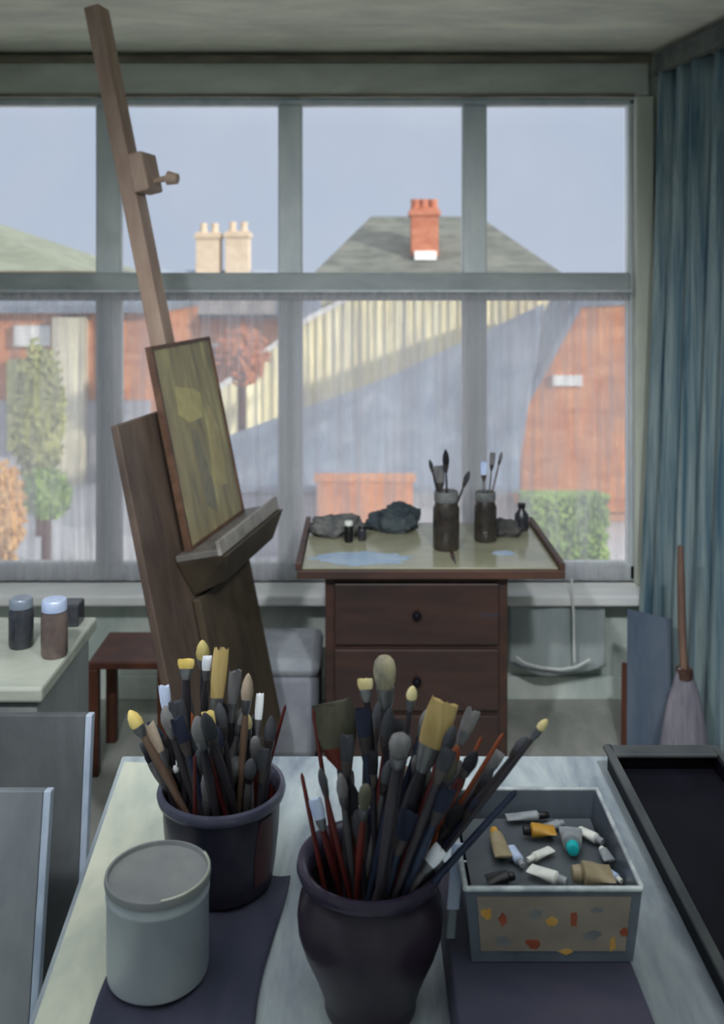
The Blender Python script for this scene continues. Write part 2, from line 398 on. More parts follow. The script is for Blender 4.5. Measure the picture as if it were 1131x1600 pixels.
m_ferr = mat('copper red ferrule', (96,40,34), (128,64,52), .4, 20, metal=.3)
placed = []
def segdist(a0, a1, b0, b1):
    best = 9
    for i in range(13):
        p = a0.lerp(a1, i/12); d = b1-b0; t = max(0, min(1, (p-b0).dot(d)/d.length_squared)); best = min(best, (p-(b0+d*t)).length)
    for i in range(13):
        p = b0.lerp(b1, i/12); d = a1-a0; t = max(0, min(1, (p-a0).dot(d)/d.length_squared)); best = min(best, (p-(a0+d*t)).length)
    return best
def brush(pot, px, py, kind, w, bl, bristle, handle, label, fer=None, group=None, dy=None, hr=None):
    c, top, rin, rfoot = pot
    Yc = c.y; sc = Yc/F
    hw = w/2*sc; hr = hr or max(.0026, min(.0075, hw*.55)); best = None
    for k in range(260):
        Yt = Yc + (R.uniform(-.10, .13) if dy is None else dy + R.uniform(-.02, .02))
        T = W(px, py, Yt)
        a = R.uniform(0, 2*PI); q = rfoot*math.sqrt(R.random())
        Fp = V((c.x+q*math.cos(a), c.y+q*math.sin(a), c.z + .0225))
        if T.z < top + .012: continue
        t = (top-Fp.z)/(T.z-Fp.z); rp = Fp.lerp(T, t); rr = (rp-V((c.x,c.y,top))).length
        pen = max(0, rr + hr - rin)*6
        cl = min([segdist(Fp, T, p[0], p[1]) - hr - p[2] for p in placed] + [.02])
        s = min(cl, .004) - pen - .02*abs(Yt-Yc)
        if best is None or s > best[0]: best = (s, Fp, T)
    if best is None:
        T = W(px, py, Yc-.1); best = (0, V((c.x, c.y, c.z+.0225)), T)
    _, Fp, T = best
    placed.append((Fp, T, max(hr, hw*.6)))
    d = (T-Fp).normalized(); L = (T-Fp).length
    view = (T-V((0,0,EZ))).normalized()
    side = d.cross(view).normalized(); side = (side*math.cos(.25) + d.cross(side)*math.sin(R.uniform(-.3,.3))).normalized()
    th = d.cross(side).normalized()
    root = thing('paintbrush', label, 'brush', Fp, group)
    if kind == 'stick':   # brush standing bristles down, handle end up
        fl = min(.03, L*.2)
        build('handle', MB().tube([Fp+d*fl*.9, Fp+d*(L*.45), Fp+d*(L*.8), Fp+d*(L-.004), T], [hr*.8, hr, hr*.9, hr*.75, hr*.3], 10), HND[handle], root, smooth=60)
        build('ferrule', MB().tube([Fp+d*.008, Fp+d*fl], hr*.95, 10), m_ferd, root, smooth=60)
        build('bristles', MB().tube([Fp-d*.004, Fp+d*.002, Fp+d*.009], [hr*.4, hr*.9, hr*.8], 10), B['char'], root, smooth=60)
        return root
    bl = bl*sc; fl = max(.012, min(.03, bl*.55)); S = L-bl
    ht = {'flat': max(.0022, hw*.32), 'round': hw, 'mop': hw*.9}[kind]
    s0 = S-fl
    build('handle', MB().tube([Fp, Fp+d*(s0*.5), Fp+d*(s0*.86), Fp+d*(s0+.003)], [hr*.45, hr*.8, hr*1.12, hr*.8], 10), HND[handle], root, smooth=60)
    build('ferrule', MB().loft([(Fp+d*s0, side*hr*.95, th*hr*.95), (Fp+d*(s0+fl*.5), side*(hr+hw)*.5, th*max(hr*.8, ht*.9)), (Fp+d*(S+.001), side*hw*.86, th*ht)], 14),
          {None: m_fer, 'dark': m_ferd, 'red': m_ferr}[fer], root, smooth=50)
    if kind == 'flat': pr = [(0,.85,1),(.35,1.0,1.05),(.75,1.03,.8),(1.0,.97,.35)]
    elif kind == 'round': pr = [(0,.85,.85),(.3,1.0,1.0),(.65,.8,.8),(.9,.4,.4),(1.0,.1,.1)]
    else: pr = [(0,.7,.7),(.25,.95,.95),(.55,1.08,1.08),(.82,.92,.92),(.96,.55,.55),(1.0,.2,.2)]
    build('bristles', MB().loft([(Fp+d*(S+bl*t), side*hw*a, th*ht*b) for t, a, b in pr], 22 if kind == 'flat' else 14, jag=min(.003, bl*.10) if kind == 'flat' else 0, rnd=R), B[bristle], root, smooth=60)
    return root

def fillers(n, cx, cy, rx, ry, seed):
    q = random.Random(seed); out = []
    while len(out) < n:
        u, v = q.uniform(-1, 1), q.uniform(-1, 1)
        if u*u + v*v > 1: continue
        k = q.choice(('round','flat','round','mop')); b_ = q.choice(('char','char','navy','black','grey','green','grey'))
        out.append((cx+u*rx, cy+v*ry, k, q.uniform(14, 26), q.uniform(28, 46), b_, q.choice(('dark','dark','navy','red','grey')), '', None))
    return out
def drip(mb, c, r0, a0, a1, z0, z1):
    vs = []; fs = []; n, m = 8, 10
    for o in (.0004, .0014):
        for j in range(m+1):
            z = z0+(z1-z0)*j/m; w = .35+.65*math.sin(PI*(.25+.6*j/m)); am = (a0+a1)/2
            for i in range(n+1):
                a = am+(a1-a0)*w*(i/n-.5); vs.append(V(c)+V(((r0(z)+o)*math.cos(a), (r0(z)+o)*math.sin(a), z)))
    q = (n+1)*(m+1)
    for j in range(m):
        for i in range(n):
            k = j*(n+1)+i; fs += [(k,k+1,k+n+2,k+n+1), (q+k,q+k+n+1,q+k+n+2,q+k+1)]
    for j in range(m):
        for k, l in ((j*(n+1),(j+1)*(n+1)),(j*(n+1)+n,(j+1)*(n+1)+n)): fs.append((k,l,q+l,q+k))
    for i in range(n):
        for k in (i, m*(n+1)+i): fs.append((k,k+1,q+k+1,q+k))
    return mb.add(vs, fs)
build('glaze_drip', drip(MB(), P2, lambda z: .066+.0055*(z-.03)/.07, D_(-48), D_(-22), .02, .099), mat('maroon run', (50,22,28), (72,32,34), .4, 12), p2, smooth=60, label='dark red run of glaze')
FP = (P1, P1top, .0605, .030); BP = (P2, P2top, .0665, .050)
g1, g2 = 'brushes in the front centre pot', 'brushes in the back left pot'
# front centre pot
FRONT = [
 (518,1100,'flat',66,66,'green','dark','widest brush in the front pot, flat greenish charcoal bristles over a copper red ferrule','red'),
 (600,1024,'mop',34,52,'mop','dark','tallest brush of the front pot, round grey mop with a cream highlight in its colour against the brown cabinet',None),
 (695,1097,'flat',42,72,'tan','dark','broad tan flat brush leaning right in the front pot',None),
 (570,1061,'flat',24,16,'cream','dark','short cream flat brush just left of the tall grey mop',None),
 (645,1072,'round',16,20,'cream','dark','small pointed cream brush right of the tall grey mop',None),
 (489,1108,'stick',14,0,'char','red','thick oxblood handle end up beside the widest flat brush',None),
 (471,1208,'stick',9,0,'char','red','thin dark red stick leaning out at the left of the front pot',None),
 (492,1250,'flat',20,34,'blue','red','short brush with pale blue tip low on the left of the front pot',None),
 (676,1156,'flat',26,16,'blue','dark','pale blue tipped flat brush below the broad tan one',None),
 (752,1152,'stick',14,0,'char','rust','rust coloured handle end below the broad tan brush, fanning right',None),
 (786,1146,'stick',13,0,'char','rust','rust handle end second from the right edge of the front fan',None),
 (812,1172,'stick',13,0,'char','rust','rust handle end furthest right and lowest in the front fan',None),
 (855,1124,'round',13,20,'cream','dark','long slim brush with cream tip reaching furthest right',None),
 (824,1152,'round',18,26,'char','dark','dark brush with charcoal tip just under the longest slim brush',None),
 (806,1236,'stick',21,0,'char','navy','thick navy handle lying low to the right over the plastic tub',None),
 (627,1148,'mop',30,34,'grey','dark','grey rounded brush in the middle of the front pot',None),
 (611,1170,'flat',24,60,'black','dark','flat black brush in the middle of the front pot',None),
 (566,1108,'flat',24,44,'navy','navy','dark navy flat brush right of the widest brush',None),
 (592,1095,'round',20,40,'char','dark','',None), (542,1150,'flat',22,40,'char','dark','',None),
 (662,1128,'round',20,40,'char','dark','',None), (740,1110,'flat',24,36,'grey','brown','grey flat brush right of the broad tan one',None),
 (715,1165,'round',18,30,'rust','dark','round rust brown bristled brush under the broad tan brush',None),
 (640,1200,'flat',26,40,'beige','dark','beige flat brush low in the middle of the front pot',None),
 (580,1235,'mop',34,36,'beige','dark','short beige mop brush sitting low in the front pot',None),
 (660,1236,'mop',30,34,'grey','dark','short grey mop brush sitting low in the front pot',None),
 (726,1205,'round',18,34,'navy','navy','',None), (770,1200,'round',16,30,'char','dark','',None),
 (700,1232,'flat',26,44,'navy','navy','',None), (545,1205,'stick',13,0,'char','red','oxblood handle end upright in the left middle of the front pot',None),
 (530,1168,'round',13,16,'white','red','small white tipped brush in front of the copper ferrule',None),
 (500,1200,'round',14,30,'char','red','',None), (618,1125,'round',14,30,'char','dark','',None),
 (758,1240,'round',18,36,'navy','navy','',None), (600,1265,'round',24,40,'char','dark','',None),
 (640,1270,'flat',28,44,'navy','navy','',None), (556,1262,'round',20,40,'char','dark','',None),
 (780,1175,'flat',20,34,'grey','grey','grey flat brush among the rust handles',None),
 (690,1275,'round',24,44,'char','navy','',None),
]
brush(FP, 688, 1326, 'flat', 22, 34, 'white', 'grey', 'stubby white brush leaning low over the right rim of the front pot', group=g1, dy=-.075)
FRONT += fillers(34, 640, 1190, 135, 90, 21)
for a in FRONT:
    lb = a[7] or ('%s bristled brush in the crowd filling the front centre pot' % {'grey':'mid grey','green':'greenish charcoal'}[a[5]] if a[5] in ('grey','green') else 'slim brush with dark bristles packed among the others in the front centre pot' if a[5] in ('char','black') else 'navy bristled brush packed among the others in the front centre pot')
    brush(FP, *a[:7], lb, fer=a[8] or (None if a[5] not in ('char','navy','black') else 'dark'), group=g1)
placed.clear()
BACK = [
 (346,1014,'flat',24,74,'tan','dark','tall narrow tan flat brush in the back left pot',None),
 (324,1026,'flat',15,22,'white','dark','white tipped brush left of the tall tan one',None),
 (316,1000,'round',22,30,'olive','dark','highest olive yellow brush of the back left pot',None),
 (291,1030,'flat',26,14,'yellow','dark','short yellow flat brush left of the highest olive brush',None),
 (256,1072,'flat',17,36,'blue','dark','pale blue tipped brush on the left of the back pot',None),
 (202,1110,'round',22,28,'yellow','brown','yellow brush leaning furthest left from the back pot',None),
 (324,1112,'flat',20,26,'yellow','dark','yellow flat brush low in the middle of the back pot',None),
 (368,1048,'flat',20,54,'grey','dark','long grey flat brush right of the tall tan one',None),
 (388,1052,'round',20,40,'beige','brown','beige round brush right of the long grey flat one',None),
 (406,1086,'flat',13,36,'white','grey','slender white brush on the right of the back pot',None),
 (386,1114,'round',16,24,'cream','dark','small cream round brush in the right half of the back pot',None),
 (296,1112,'round',18,24,'rust','dark','rust brown round brush in the middle of the back pot',None),
 (446,1102,'stick',9,0,'char','red','thin dark red stick leaning furthest right from the back pot',None),
 (276,1122,'flat',20,40,'navy','navy','',None), (230,1132,'flat',22,46,'beige','brown','beige flat brush beside the yellow one leaning left',None),
 (350,1160,'mop',36,40,'grey','dark','fat grey mop brush in the middle of the back pot',None),
 (292,1176,'flat',26,36,'beige','red','beige flat brush low at the front of the back pot',None),
 (272,1196,'round',10,12,'white','dark','tiny white tipped brush low in the back pot',None),
 (424,1118,'round',20,36,'char','dark','',None), (402,1152,'flat',18,34,'grey','grey','grey flat brush low on the right of the back pot',None),
 (372,1182,'mop',24,28,'grey','dark','short grey mop low in the back pot',None), (248,1156,'round',20,40,'char','dark','',None),
 (312,1140,'flat',24,44,'char','dark','',None), (218,1160,'round',18,36,'char','brown','',None),
 (342,1098,'round',20,36,'char','dark','',None), (304,1180,'stick',8,0,'char','red','thin dark red stick crossing the front of the back pot',None),
 (366,1110,'round',18,30,'char','dark','',None), (260,1120,'round',16,30,'char','dark','',None),
 (330,1180,'flat',26,40,'navy','navy','',None), (392,1186,'round',20,30,'char','grey','',None), (240,1190,'flat',20,36,'grey','brown','grey flat brush with brown handle low at the left of the back pot',None),
 (412,1170,'flat',18,34,'char','dark','',None),
]
BACK += fillers(30, 325, 1150, 108, 62, 22)
for a in BACK:
    lb = a[7] or ('%s bristled brush in the crowd filling the back left pot' % {'grey':'mid grey','green':'greenish charcoal'}[a[5]] if a[5] in ('grey','green') else 'slim brush with dark bristles packed among the others in the back left pot' if a[5] in ('char','black') else 'navy bristled flat brush packed among the others in the back left pot')
    brush(BP, *a[:7], lb, fer=a[8] or (None if a[5] not in ('char','navy') else 'dark'), group=g2)

# ------------------------------------------------------------------ tub with paint tubes
BX = (.0965, .905, TZ); bxz = TZ+.068
solo('box', MB().box((.088,.86,TZ+.001),(.268,1.118,bxz)), m_navyb, 'flat dark navy box under the plastic tub', 'box', (.178,.98,TZ), bevel=.003)
tu = thing('tub', 'grey plastic tub of paint tubes with a beige spotted front panel', 'tub', (.19,1.035,bxz))
ty0, ty1, tz0, tz1 = .945, 1.128, bxz+.001, bxz+.078
def quadwall(mb, a, b, zt, t=None): pass
m_tub = mat('smoky plastic', (66,74,84), (96,104,114), .28, 8, (1,1,.5), .1)
m_tubd = mat('dark plastic insert', (70,76,84), (92,98,102), .35, 8, bump=.1)
def tub_pt(u, v, z):   # slight flare towards the rim
    k = (z-tz0)/(tz1-tz0); cx, cy = .189, (ty0+ty1)/2
    hx, hy = .080+.007*k, .084+.0075*k
    return V((cx+(2*u-1)*hx, cy+(2*v-1)*hy, z))
def shell(z0, z1, ins):
    """four tapered walls of the tub"""
    mb = MB(); t = ins
    o0 = [tub_pt(0,0,z0),tub_pt(1,0,z0),tub_pt(1,1,z0),tub_pt(0,1,z0)]; o1 = [tub_pt(0,0,z1),tub_pt(1,0,z1),tub_pt(1,1,z1),tub_pt(0,1,z1)]
    s = [V((t,t,0)),V((-t,t,0)),V((-t,-t,0)),V((t,-t,0))]
    vs = o0+o1+[p+q for p,q in zip(o0,s)]+[p+q for p,q in zip(o1,s)]
    fs = []
    for i in range(4):
        j = (i+1)%4; fs += [(i,j,4+j,4+i),(8+i,12+i,12+j,8+j),(4+i,4+j,12+j,12+i),(i,8+i,8+j,j)]
    return mb.add(vs, fs)
build('wall', shell(tz0, tz1, .003), m_tub, tu)
build('floor_panel', MB().prism([tub_pt(0,0,tz0)+V((.004,.004,.046)),tub_pt(1,0,tz0)+V((-.004,.004,.046)),tub_pt(1,1,tz0)+V((-.004,-.004,.046)),tub_pt(0,1,tz0)+V((.004,-.004,.046))], (0,0,.003)), m_tubd, tu)
rm = MB(); c4 = [tub_pt(0,0,tz1),tub_pt(1,0,tz1),tub_pt(1,1,tz1),tub_pt(0,1,tz1)]
for i in range(4): rm.tube([c4[i], c4[(i+1)%4]], .0028, 8)
build('rim', rm, mat('tub rim highlight', (150,158,164), (196,202,204), .25, 30, contrast=.9), tu, smooth=60)  # edge highlights of the tub put into the pale rim colour
fp_ = [tub_pt(.06,0,tz0+.012)+V((0,-.0012,0)),tub_pt(.94,0,tz0+.012)+V((0,-.0012,0)),tub_pt(.94,0,tz1-.008)+V((0,-.0012,0)),tub_pt(.06,0,tz1-.008)+V((0,-.0012,0))]
lp = build('label_panel', MB().prism(fp_, (0,.0010,0)), mat('beige card', (112,104,96), (138,128,116), .7, 12, (.4,1,1), .1), tu, label='beige front panel with spots of paint')
sp_cols = {'ochre': mat('ochre spot',(172,130,60),(196,156,84),.6,30), 'rust': mat('rust spot',(120,54,36),(148,80,54),.6,30), 'slate': mat('slate spot',(92,96,100),(118,120,120),.6,30)}
for px, py, rw, rh, cc in ((761,1428,10,11,'ochre'),(785,1436,8,11,'rust'),(836,1428,11,10,'slate'),(862,1440,11,9,'ochre'),(896,1437,9,15,'rust'),(933,1422,10,7,'slate'),(925,1461,13,11,'slate'),(957,1476,6,13,'ochre'),(975,1457,7,8,'rust'),(786,1470,12,10,'slate'),(832,1474,12,10,'rust'),(884,1487,10,7,'ochre')):
    # spot lies in the panel plane
    Yp = ty0-.008
    for _ in range(3):
        q = W(px, py, Yp); k = (q.z-tz0)/(tz1-tz0); Yp = (ty0+ty1)/2 - (.084+.0075*k) - .0012
    q = W(px, py, Yp); r6 = random.Random(px)
    n = 12; pl = [q + V((rw*Yp/F*math.cos(2*PI*i/n)*r6.uniform(.5,1.2), -.0006 , rh*Yp/F*1.0*math.sin(2*PI*i/n)*r6.uniform(.5,1.2))) for i in range(n)]
    for p in pl:
        k = (p.z-tz0)/(tz1-tz0); p.y = (ty0+ty1)/2 - (.084+.0075*k) - .0014
    s_ = build('spot', MB().prism(pl, (0,.0008,0)), sp_cols[cc], lp)
def ptube(px, py, ang, L, w, body, cap, label, z=None, lift=0.0):
    """crimped metal paint tube lying in the tub"""
    z = z if z is not None else tz0+.050
    Yt = F*(EZ-z-w*.5)/(py-HY); c = W(px, py, Yt); c.z = z+w*.5+.0006+lift
    d = V((math.cos(ang), math.sin(ang), 0)); s = V((-d.y, d.x, 0)); up = V((0,0,1))
    root = thing('paint_tube', label, 'paint tube', (c.x, c.y, z), 'paint tubes in the plastic tub')
    a = c - d*L/2
    build('body', MB().loft([(a, s*w*.6, up*.0012),(a+d*L*.12, s*w*.6, up*.0016),(a+d*L*.45, s*w*.54, up*w*.36),(a+d*L*.72, s*w*.5, up*w*.46),(a+d*L*.76, s*w*.3, up*w*.3),(a+d*L*.78, s*w*.22, up*w*.22)], 16), body, root, smooth=40)
    build('cap', MB().tube([a+d*L*.77, a+d*L*.80, a+d*L*.98, a+d*L], [w*.30, w*.34, w*.30, w*.24], 14), cap, root, smooth=40)
pm = lambda n, c, c2=None, r=.4: mat('paint '+n, c, c2, r, 25, bump=.2)
tw, ttq, toc, tbl, tbe, tpb, tgr = pm('white',(214,216,210),(240,240,232)), pm('turquoise',(20,170,178),(40,206,208)), pm('ochre',(170,122,40),(204,156,62)), pm('black',(14,14,16),(30,30,34)), pm('beige',(136,122,96),(164,150,122)), pm('pale blue',(170,190,226),(206,218,240)), pm('grey',(120,126,132),(164,168,172))
D = math.radians
ptube(779,1318,D(95),.050,.016,tbe,toc,'beige paint tube with ochre cap at the left of the tub')
ptube(806,1338,D(285),.036,.011,tpb,tgr,'slim pale blue paint tube beside the beige one')
ptube(842,1298,D(180),.036,.017,toc,tbl,'ochre paint tube with black cap at the back of the tub')
ptube(893,1312,D(262),.044,.021,tgr,ttq,'grey paint tube with turquoise cap in the middle of the tub')
ptube(866,1290,D(20),.024,.011,tgr,tgr,'stubby grey paint tube behind the turquoise capped one')
ptube(843,1336,D(215),.036,.010,tw,tw,'slim white paint tube left of the tub centre')
ptube(856,1368,D(325),.042,.014,tw,tgr,'white paint tube with grey cap at the front of the tub')
ptube(925,1366,D(180),.042,.026,tbe,tbe,'fat beige paint tube at the front right of the tub')
ptube(922,1306,D(310),.034,.012,tw,tgr,'small white paint tube at the right rear of the tub')
ptube(946,1336,D(100),.022,.011,tgr,tw,'tiny grey paint tube with white cap by the right wall of the tub')
ptube(957,1368,D(300),.026,.009,tpb,tw,'tiny pale blue paint tube at the front right corner of the tub')
ptube(782,1372,D(10),.030,.014,tbl,tbl,'short black paint tube at the front left of the tub')
ptube(824,1276,D(5),.05,.012,tgr,tbl,'long grey paint tube lying along the back wall of the tub')
# pale blue scraper leaning on the tub's left side
q0, q1 = W(704, 1466, .985), W(716, 1318, 1.01)
q0.z = bxz + .0006
sc_ = thing('scraper', 'pale blue plastic scraper standing upright on the dark box beside the tub', 'scraper', q0)
dd = q1-q0; bxx = V((1,0,0))
build('handle', MB().obox(q0-bxx*.0045, bxx*.009, V((0,.003,0)), dd*.3), pm('scraper grey',(110,122,134),(140,150,160)), sc_, bevel=.001)
build('blade', MB().obox(q0-bxx*.0065+dd*.3, bxx*.013, V((0,.002,0)), dd*.7), pm('scraper blue',(186,206,246),(220,232,252)), sc_, bevel=.001)

# ------------------------------------------------------------------ left: chest, jars, boards
cz = .85
ch = thing('plan_chest', 'grey painted chest by the left wall with jars standing on it', 'chest', (-1.1,2.05,0))
build('body', MB().box((-1.7,1.875,0),(-.635,2.235,cz-.03)), mat('chest paint',(112,116,118),(136,140,140),.6,7,(1,1,.4),.2), ch, bevel=.004)
build('top', MB().box((-1.72,1.86,cz-.03),(-.62,2.25,cz)), mat('chest top paint',(140,146,138),(172,176,164),.45,7,(.5,1,1),.15), ch, bevel=.006)
for k in range(2):
    dr = build('drawer', MB().box((-1.66,1.862,.10+.36*k),(-.68,1.876,.42+.36*k)), mat('drawer paint',(58,62,66),(84,88,90),.6,7,(.4,1,1),.2), ch, bevel=.003)
    build('handle', MB().tube([(-1.25,1.862,.28+.36*k),(-1.25,1.845,.28+.36*k),(-1.12,1.845,.28+.36*k),(-1.12,1.862,.28+.36*k)], .005, 8), m_black, dr, smooth=60)
def jar(name, c, prof_body, mb_, lid_prof, ml, label, cat='jar'):
    j = thing(name, label, cat, c)
    build('body', MB().lathe(c, prof_body, 32), mb_, j, smooth=40)
    build('lid', MB().lathe(c, lid_prof, 32), ml, j, smooth=40)
    return j
mj1 = mat('dark jar',(40,44,52),(66,66,70),.25,14); mj2 = mat('brown jar',(78,68,66),(108,94,88),.25,14)
mlid = mat('grey lid',(120,130,144),(150,160,170),.35,14,metal=.3); mlid2 = mat('bluish lid',(156,172,206),(196,208,230),.35,14,metal=.2)
def jarp(w, h): return [(w*.46,0),(w*.5,.006),(w*.5,h*.72),(w*.42,h*.80),(w*.40,h*.84)], [(w*.44,h*.80),(w*.47,h*.81),(w*.47,h*.97),(w*.43,h),(0,h)]
for px, pyb, Y, w, h, a, b, lb in ((33,985,2.07,.052,.104,mj1,mlid,'dark slim jar with grey lid on the left chest'),(85,1004,2.02,.055,.118,mj2,mlid2,'brown jar with pale blue lid at the front of the left chest')):
    c = W(px, 900, Y); c.z = cz+.0005; bp_, lp_ = jarp(w, h); jar('jar', c, bp_, a, lp_, b, lb)
bp_, lp_ = jarp(.05,.055); jar('paint_pot', V((-.80,2.0,cz+.0005)), bp_, mj2, lp_, mj1, 'small squat brown paint pot in front of the dark slim jar', 'paint pot')
solo('box', MB().box((-.70,2.18,cz+.0005),(-.645,2.235,cz+.05)), mj1, 'small dark box on the back corner of the left chest', 'box', (-.67,2.2,cz), bevel=.004)
def leaning(name, label, x0, x1, yb, yt, z1, th, mf, me, cat='canvas'):
    t = thing(name, label, cat, ((x0+x1)/2, yb, 0))
    sl = V((0, yt-yb, z1)); n = V((0, -z1, yt-yb)).normalized()
    o = V((x0, yb, .001 + abs(n.z)*0))
    build('front', MB().obox(o, (x1-x0-.012,0,0), -n*th*1.0, sl) , mf, t, bevel=.002)
    build('edge', MB().obox(o+V((x1-x0-.0115,0,0)), (.012,0,0), -n*th*1.0, sl), me, t, bevel=.002, label='pale blue grey turned edge')
    return t
mb1 = mat('dark primed canvas',(62,66,70),(86,90,92),.75,8,(1,1,.4),.25); me1 = mat('blue grey edge',(130,144,164),(170,182,198),.6,14,(1,1,.3))
mb2 = mat('pale grey board',(98,104,110),(122,128,132),.7,7,(1,1,.3),.2)
leaning('canvas','large dark grey canvas leaning against the front of the left chest',-1.35,-.498,1.66,1.79,.835,-.022,mb1,me1)
leaning('canvas','pale grey canvas leaning in front of the dark one at the lower left',-1.2,-.503,1.40,1.57,.812,-.02,mb2,me1)

# ------------------------------------------------------------------ easel
eu = V((.2037,.979,0)); ev = V((-.2035,.0423,.9782)); en = V((.979,-.2037,0)); eN = eu.cross(ev).normalized()
if eN.dot(en) < 0: eN = -eN
E0 = V((-.4764,2.6,.8996))
def EP(a, b, c): return E0 + eu*a + ev*b + eN*c
def ebox(a0,b0,c0,a1,b1,c1): return MB().obox(EP(a0,b0,c0), eu*(a1-a0), ev*(b1-b0), eN*(c1-c0))
ez = thing('easel', 'tall dark wooden studio easel leaning back left of centre', 'easel', (-.33,2.8,0))
mt = build('mast', ebox(.25,-.90,-.10,.325,1.625,-.05), m_mast, ez, bevel=.004)
build('upright', ebox(.15,-.90,-.085,.20,.02,-.045), m_easel, ez, bevel=.004)
build('upright', ebox(.36,-.90,-.085,.41,.02,-.045), m_easel, ez, bevel=.004)
cl_ = build('clamp', ebox(.235,1.03,-.05,.345,1.15,.0), m_mast, ez, bevel=.006)
kn = MB().tube([EP(.29,1.06,0), EP(.29,1.06,.05)], .009, 12).tube([EP(.29,1.06,.045), EP(.29,1.05,.075)], [.022,.016], 12)
build('knob', kn, m_mast, cl_, smooth=50)
lg = build('ledge', ebox(-.03,-.018,-.02,.50,.0,.10), mat('ledge wood',(84,80,78),(110,106,102),.45,12,(1,1,.3)), ez, bevel=.003)
build('lip', ebox(-.03,-.018,.10,.50,.022,.112), mat('worn lip',(112,108,102),(146,142,136),.45,16), lg, bevel=.002)
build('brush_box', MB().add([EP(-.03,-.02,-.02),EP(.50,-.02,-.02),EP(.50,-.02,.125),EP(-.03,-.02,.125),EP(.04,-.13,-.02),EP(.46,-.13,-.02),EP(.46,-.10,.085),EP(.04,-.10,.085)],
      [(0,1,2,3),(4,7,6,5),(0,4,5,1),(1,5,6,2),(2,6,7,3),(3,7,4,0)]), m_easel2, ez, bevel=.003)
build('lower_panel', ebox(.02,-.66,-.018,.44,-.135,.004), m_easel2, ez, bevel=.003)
for a in (.06, .48):
    p = EP(a,-.9,-.06); build('foot', MB().box((p.x-.36,p.y-.03,.0),(p.x+.08,p.y+.03,.05)), m_easel, ez, bevel=.006)
build('crossbar', MB().obox(EP(.02,-.86,-.085)*1.0, eu*.48, V((-.05,.01,0)), V((0,0,.05))), m_easel, ez, bevel=.004)
p = EP(.29,.25,-.09); build('back_strut', MB().obox(p, V((.03,.10,-1.11)), eu*.04, V((-.04,0,0))), m_easel, ez, bevel=.003)
# drawing board behind the picture and the picture itself
solo('drawing_board', ebox(-.20,-.62,-.044,.46,.385,-.0225), m_easel, 'dark brown drawing board propped on the easel behind the painting', 'board', EP(.1,-.1,-.03), bevel=.004)
pa = thing('painting', 'small ochre grey landscape painting resting on the easel ledge', 'painting', EP(.22,.0,.01))
def canvas_mat():
    m = bpy.data.materials.new('ochre grey picture'); m.use_nodes = True
    N = m.node_tree.nodes; L = m.node_tree.links; b = N['Principled BSDF']; b.inputs['Roughness'].default_value = .6
    tc = N.new('ShaderNodeTexCoord'); mp = N.new('ShaderNodeMapping'); mp.inputs['Scale'].default_value = (3, 6, 1.2)
    L.new(tc.outputs['Object'], mp.inputs['Vector'])
    nz = N.new('ShaderNodeTexNoise'); nz.inputs['Scale'].default_value = 3.2; nz.inputs['Detail'].default_value = 5
    L.new(mp.outputs['Vector'], nz.inputs['Vector'])
    rp = N.new('ShaderNodeValToRGB'); cs = [(.3,(108,106,92)),(.45,(138,128,100)),(.55,(146,138,106)),(.68,(176,168,118))]
    rp.color_ramp.elements[0].position = cs[0][0]; rp.color_ramp.elements[0].color = rgb(cs[0][1])
    rp.color_ramp.elements[1].position = cs[3][0]; rp.color_ramp.elements[1].color = rgb(cs[3][1])
    for q, c in cs[1:3]: e = rp.color_ramp.elements.new(q); e.color = rgb(c)
    L.new(nz.outputs['Fac'], rp.inputs['Fac']); L.new(rp.outputs['Color'], b.inputs['Base Color'])
    return m
build('canvas', ebox(.012,.002,-.002,.436,.563,.012), canvas_mat(), pa)
fr = MB()
for q in ((0,.001,-.003,.012,.565,.016),(.436,.001,-.003,.448,.565,.016),(.012,.001,-.003,.436,.010,.016),(.012,.555,-.003,.436,.565,.016)):
    e = ebox(*q); fr.add(e.v, e.f)
build('frame', fr, mat('dark red brown edge',(74,52,42),(104,78,60),.5,14), pa)
pt_ = MB()
def patch(pts, m, nm):
    poly = [EP(a,b,.0122) for a,b in pts]
    build(nm, MB().prism(poly, eN*.0006), m, pa)
patch([(.10,.36),(.16,.33),(.27,.33),(.29,.40),(.24,.42),(.12,.44)], mat('pale ochre paint',(162,154,108),(182,172,124),.6,20), 'painted_patch')
patch([(.27,.12),(.36,.11),(.38,.28),(.33,.36),(.29,.26)], mat('mid ochre paint',(152,142,104),(168,156,116),.6,20), 'painted_patch')
patch([(.17,.09),(.24,.05),(.25,.13),(.21,.30),(.16,.31)], mat('slate paint',(116,112,98),(132,126,108),.6,20), 'painted_patch')

# ------------------------------------------------------------------ stool and pouf behind the easel
st = thing('stool', 'low red brown wooden stool between the left chest and the easel', 'stool', (-.76,3.27,0))
build('seat', MB().box((-.90,3.15,.355),(-.63,3.42,.38)), m_wood2, st, bevel=.004)
for x, y in ((-.885,3.17),(-.655,3.17),(-.885,3.40),(-.655,3.40)):
    build('leg', MB().box((x-.018,y-.018,0),(x+.018,y+.018,.355)), m_wood2, st, bevel=.003)
po = thing('pouf', 'grey upholstered pouf between easel and brown cabinet', 'pouf', (-.27,3.36,0))
build('body', MB().box((-.40,3.2,.02),(-.145,3.52,.33)), mat('pouf cloth',(134,138,150),(154,158,166),.9,10), po, bevel=.04, smooth=60)
build('cushion', MB().box((-.405,3.195,.30),(-.14,3.525,.365)), mat('pouf top cloth',(150,156,164),(172,178,184),.9,10), po, bevel=.03, smooth=60)

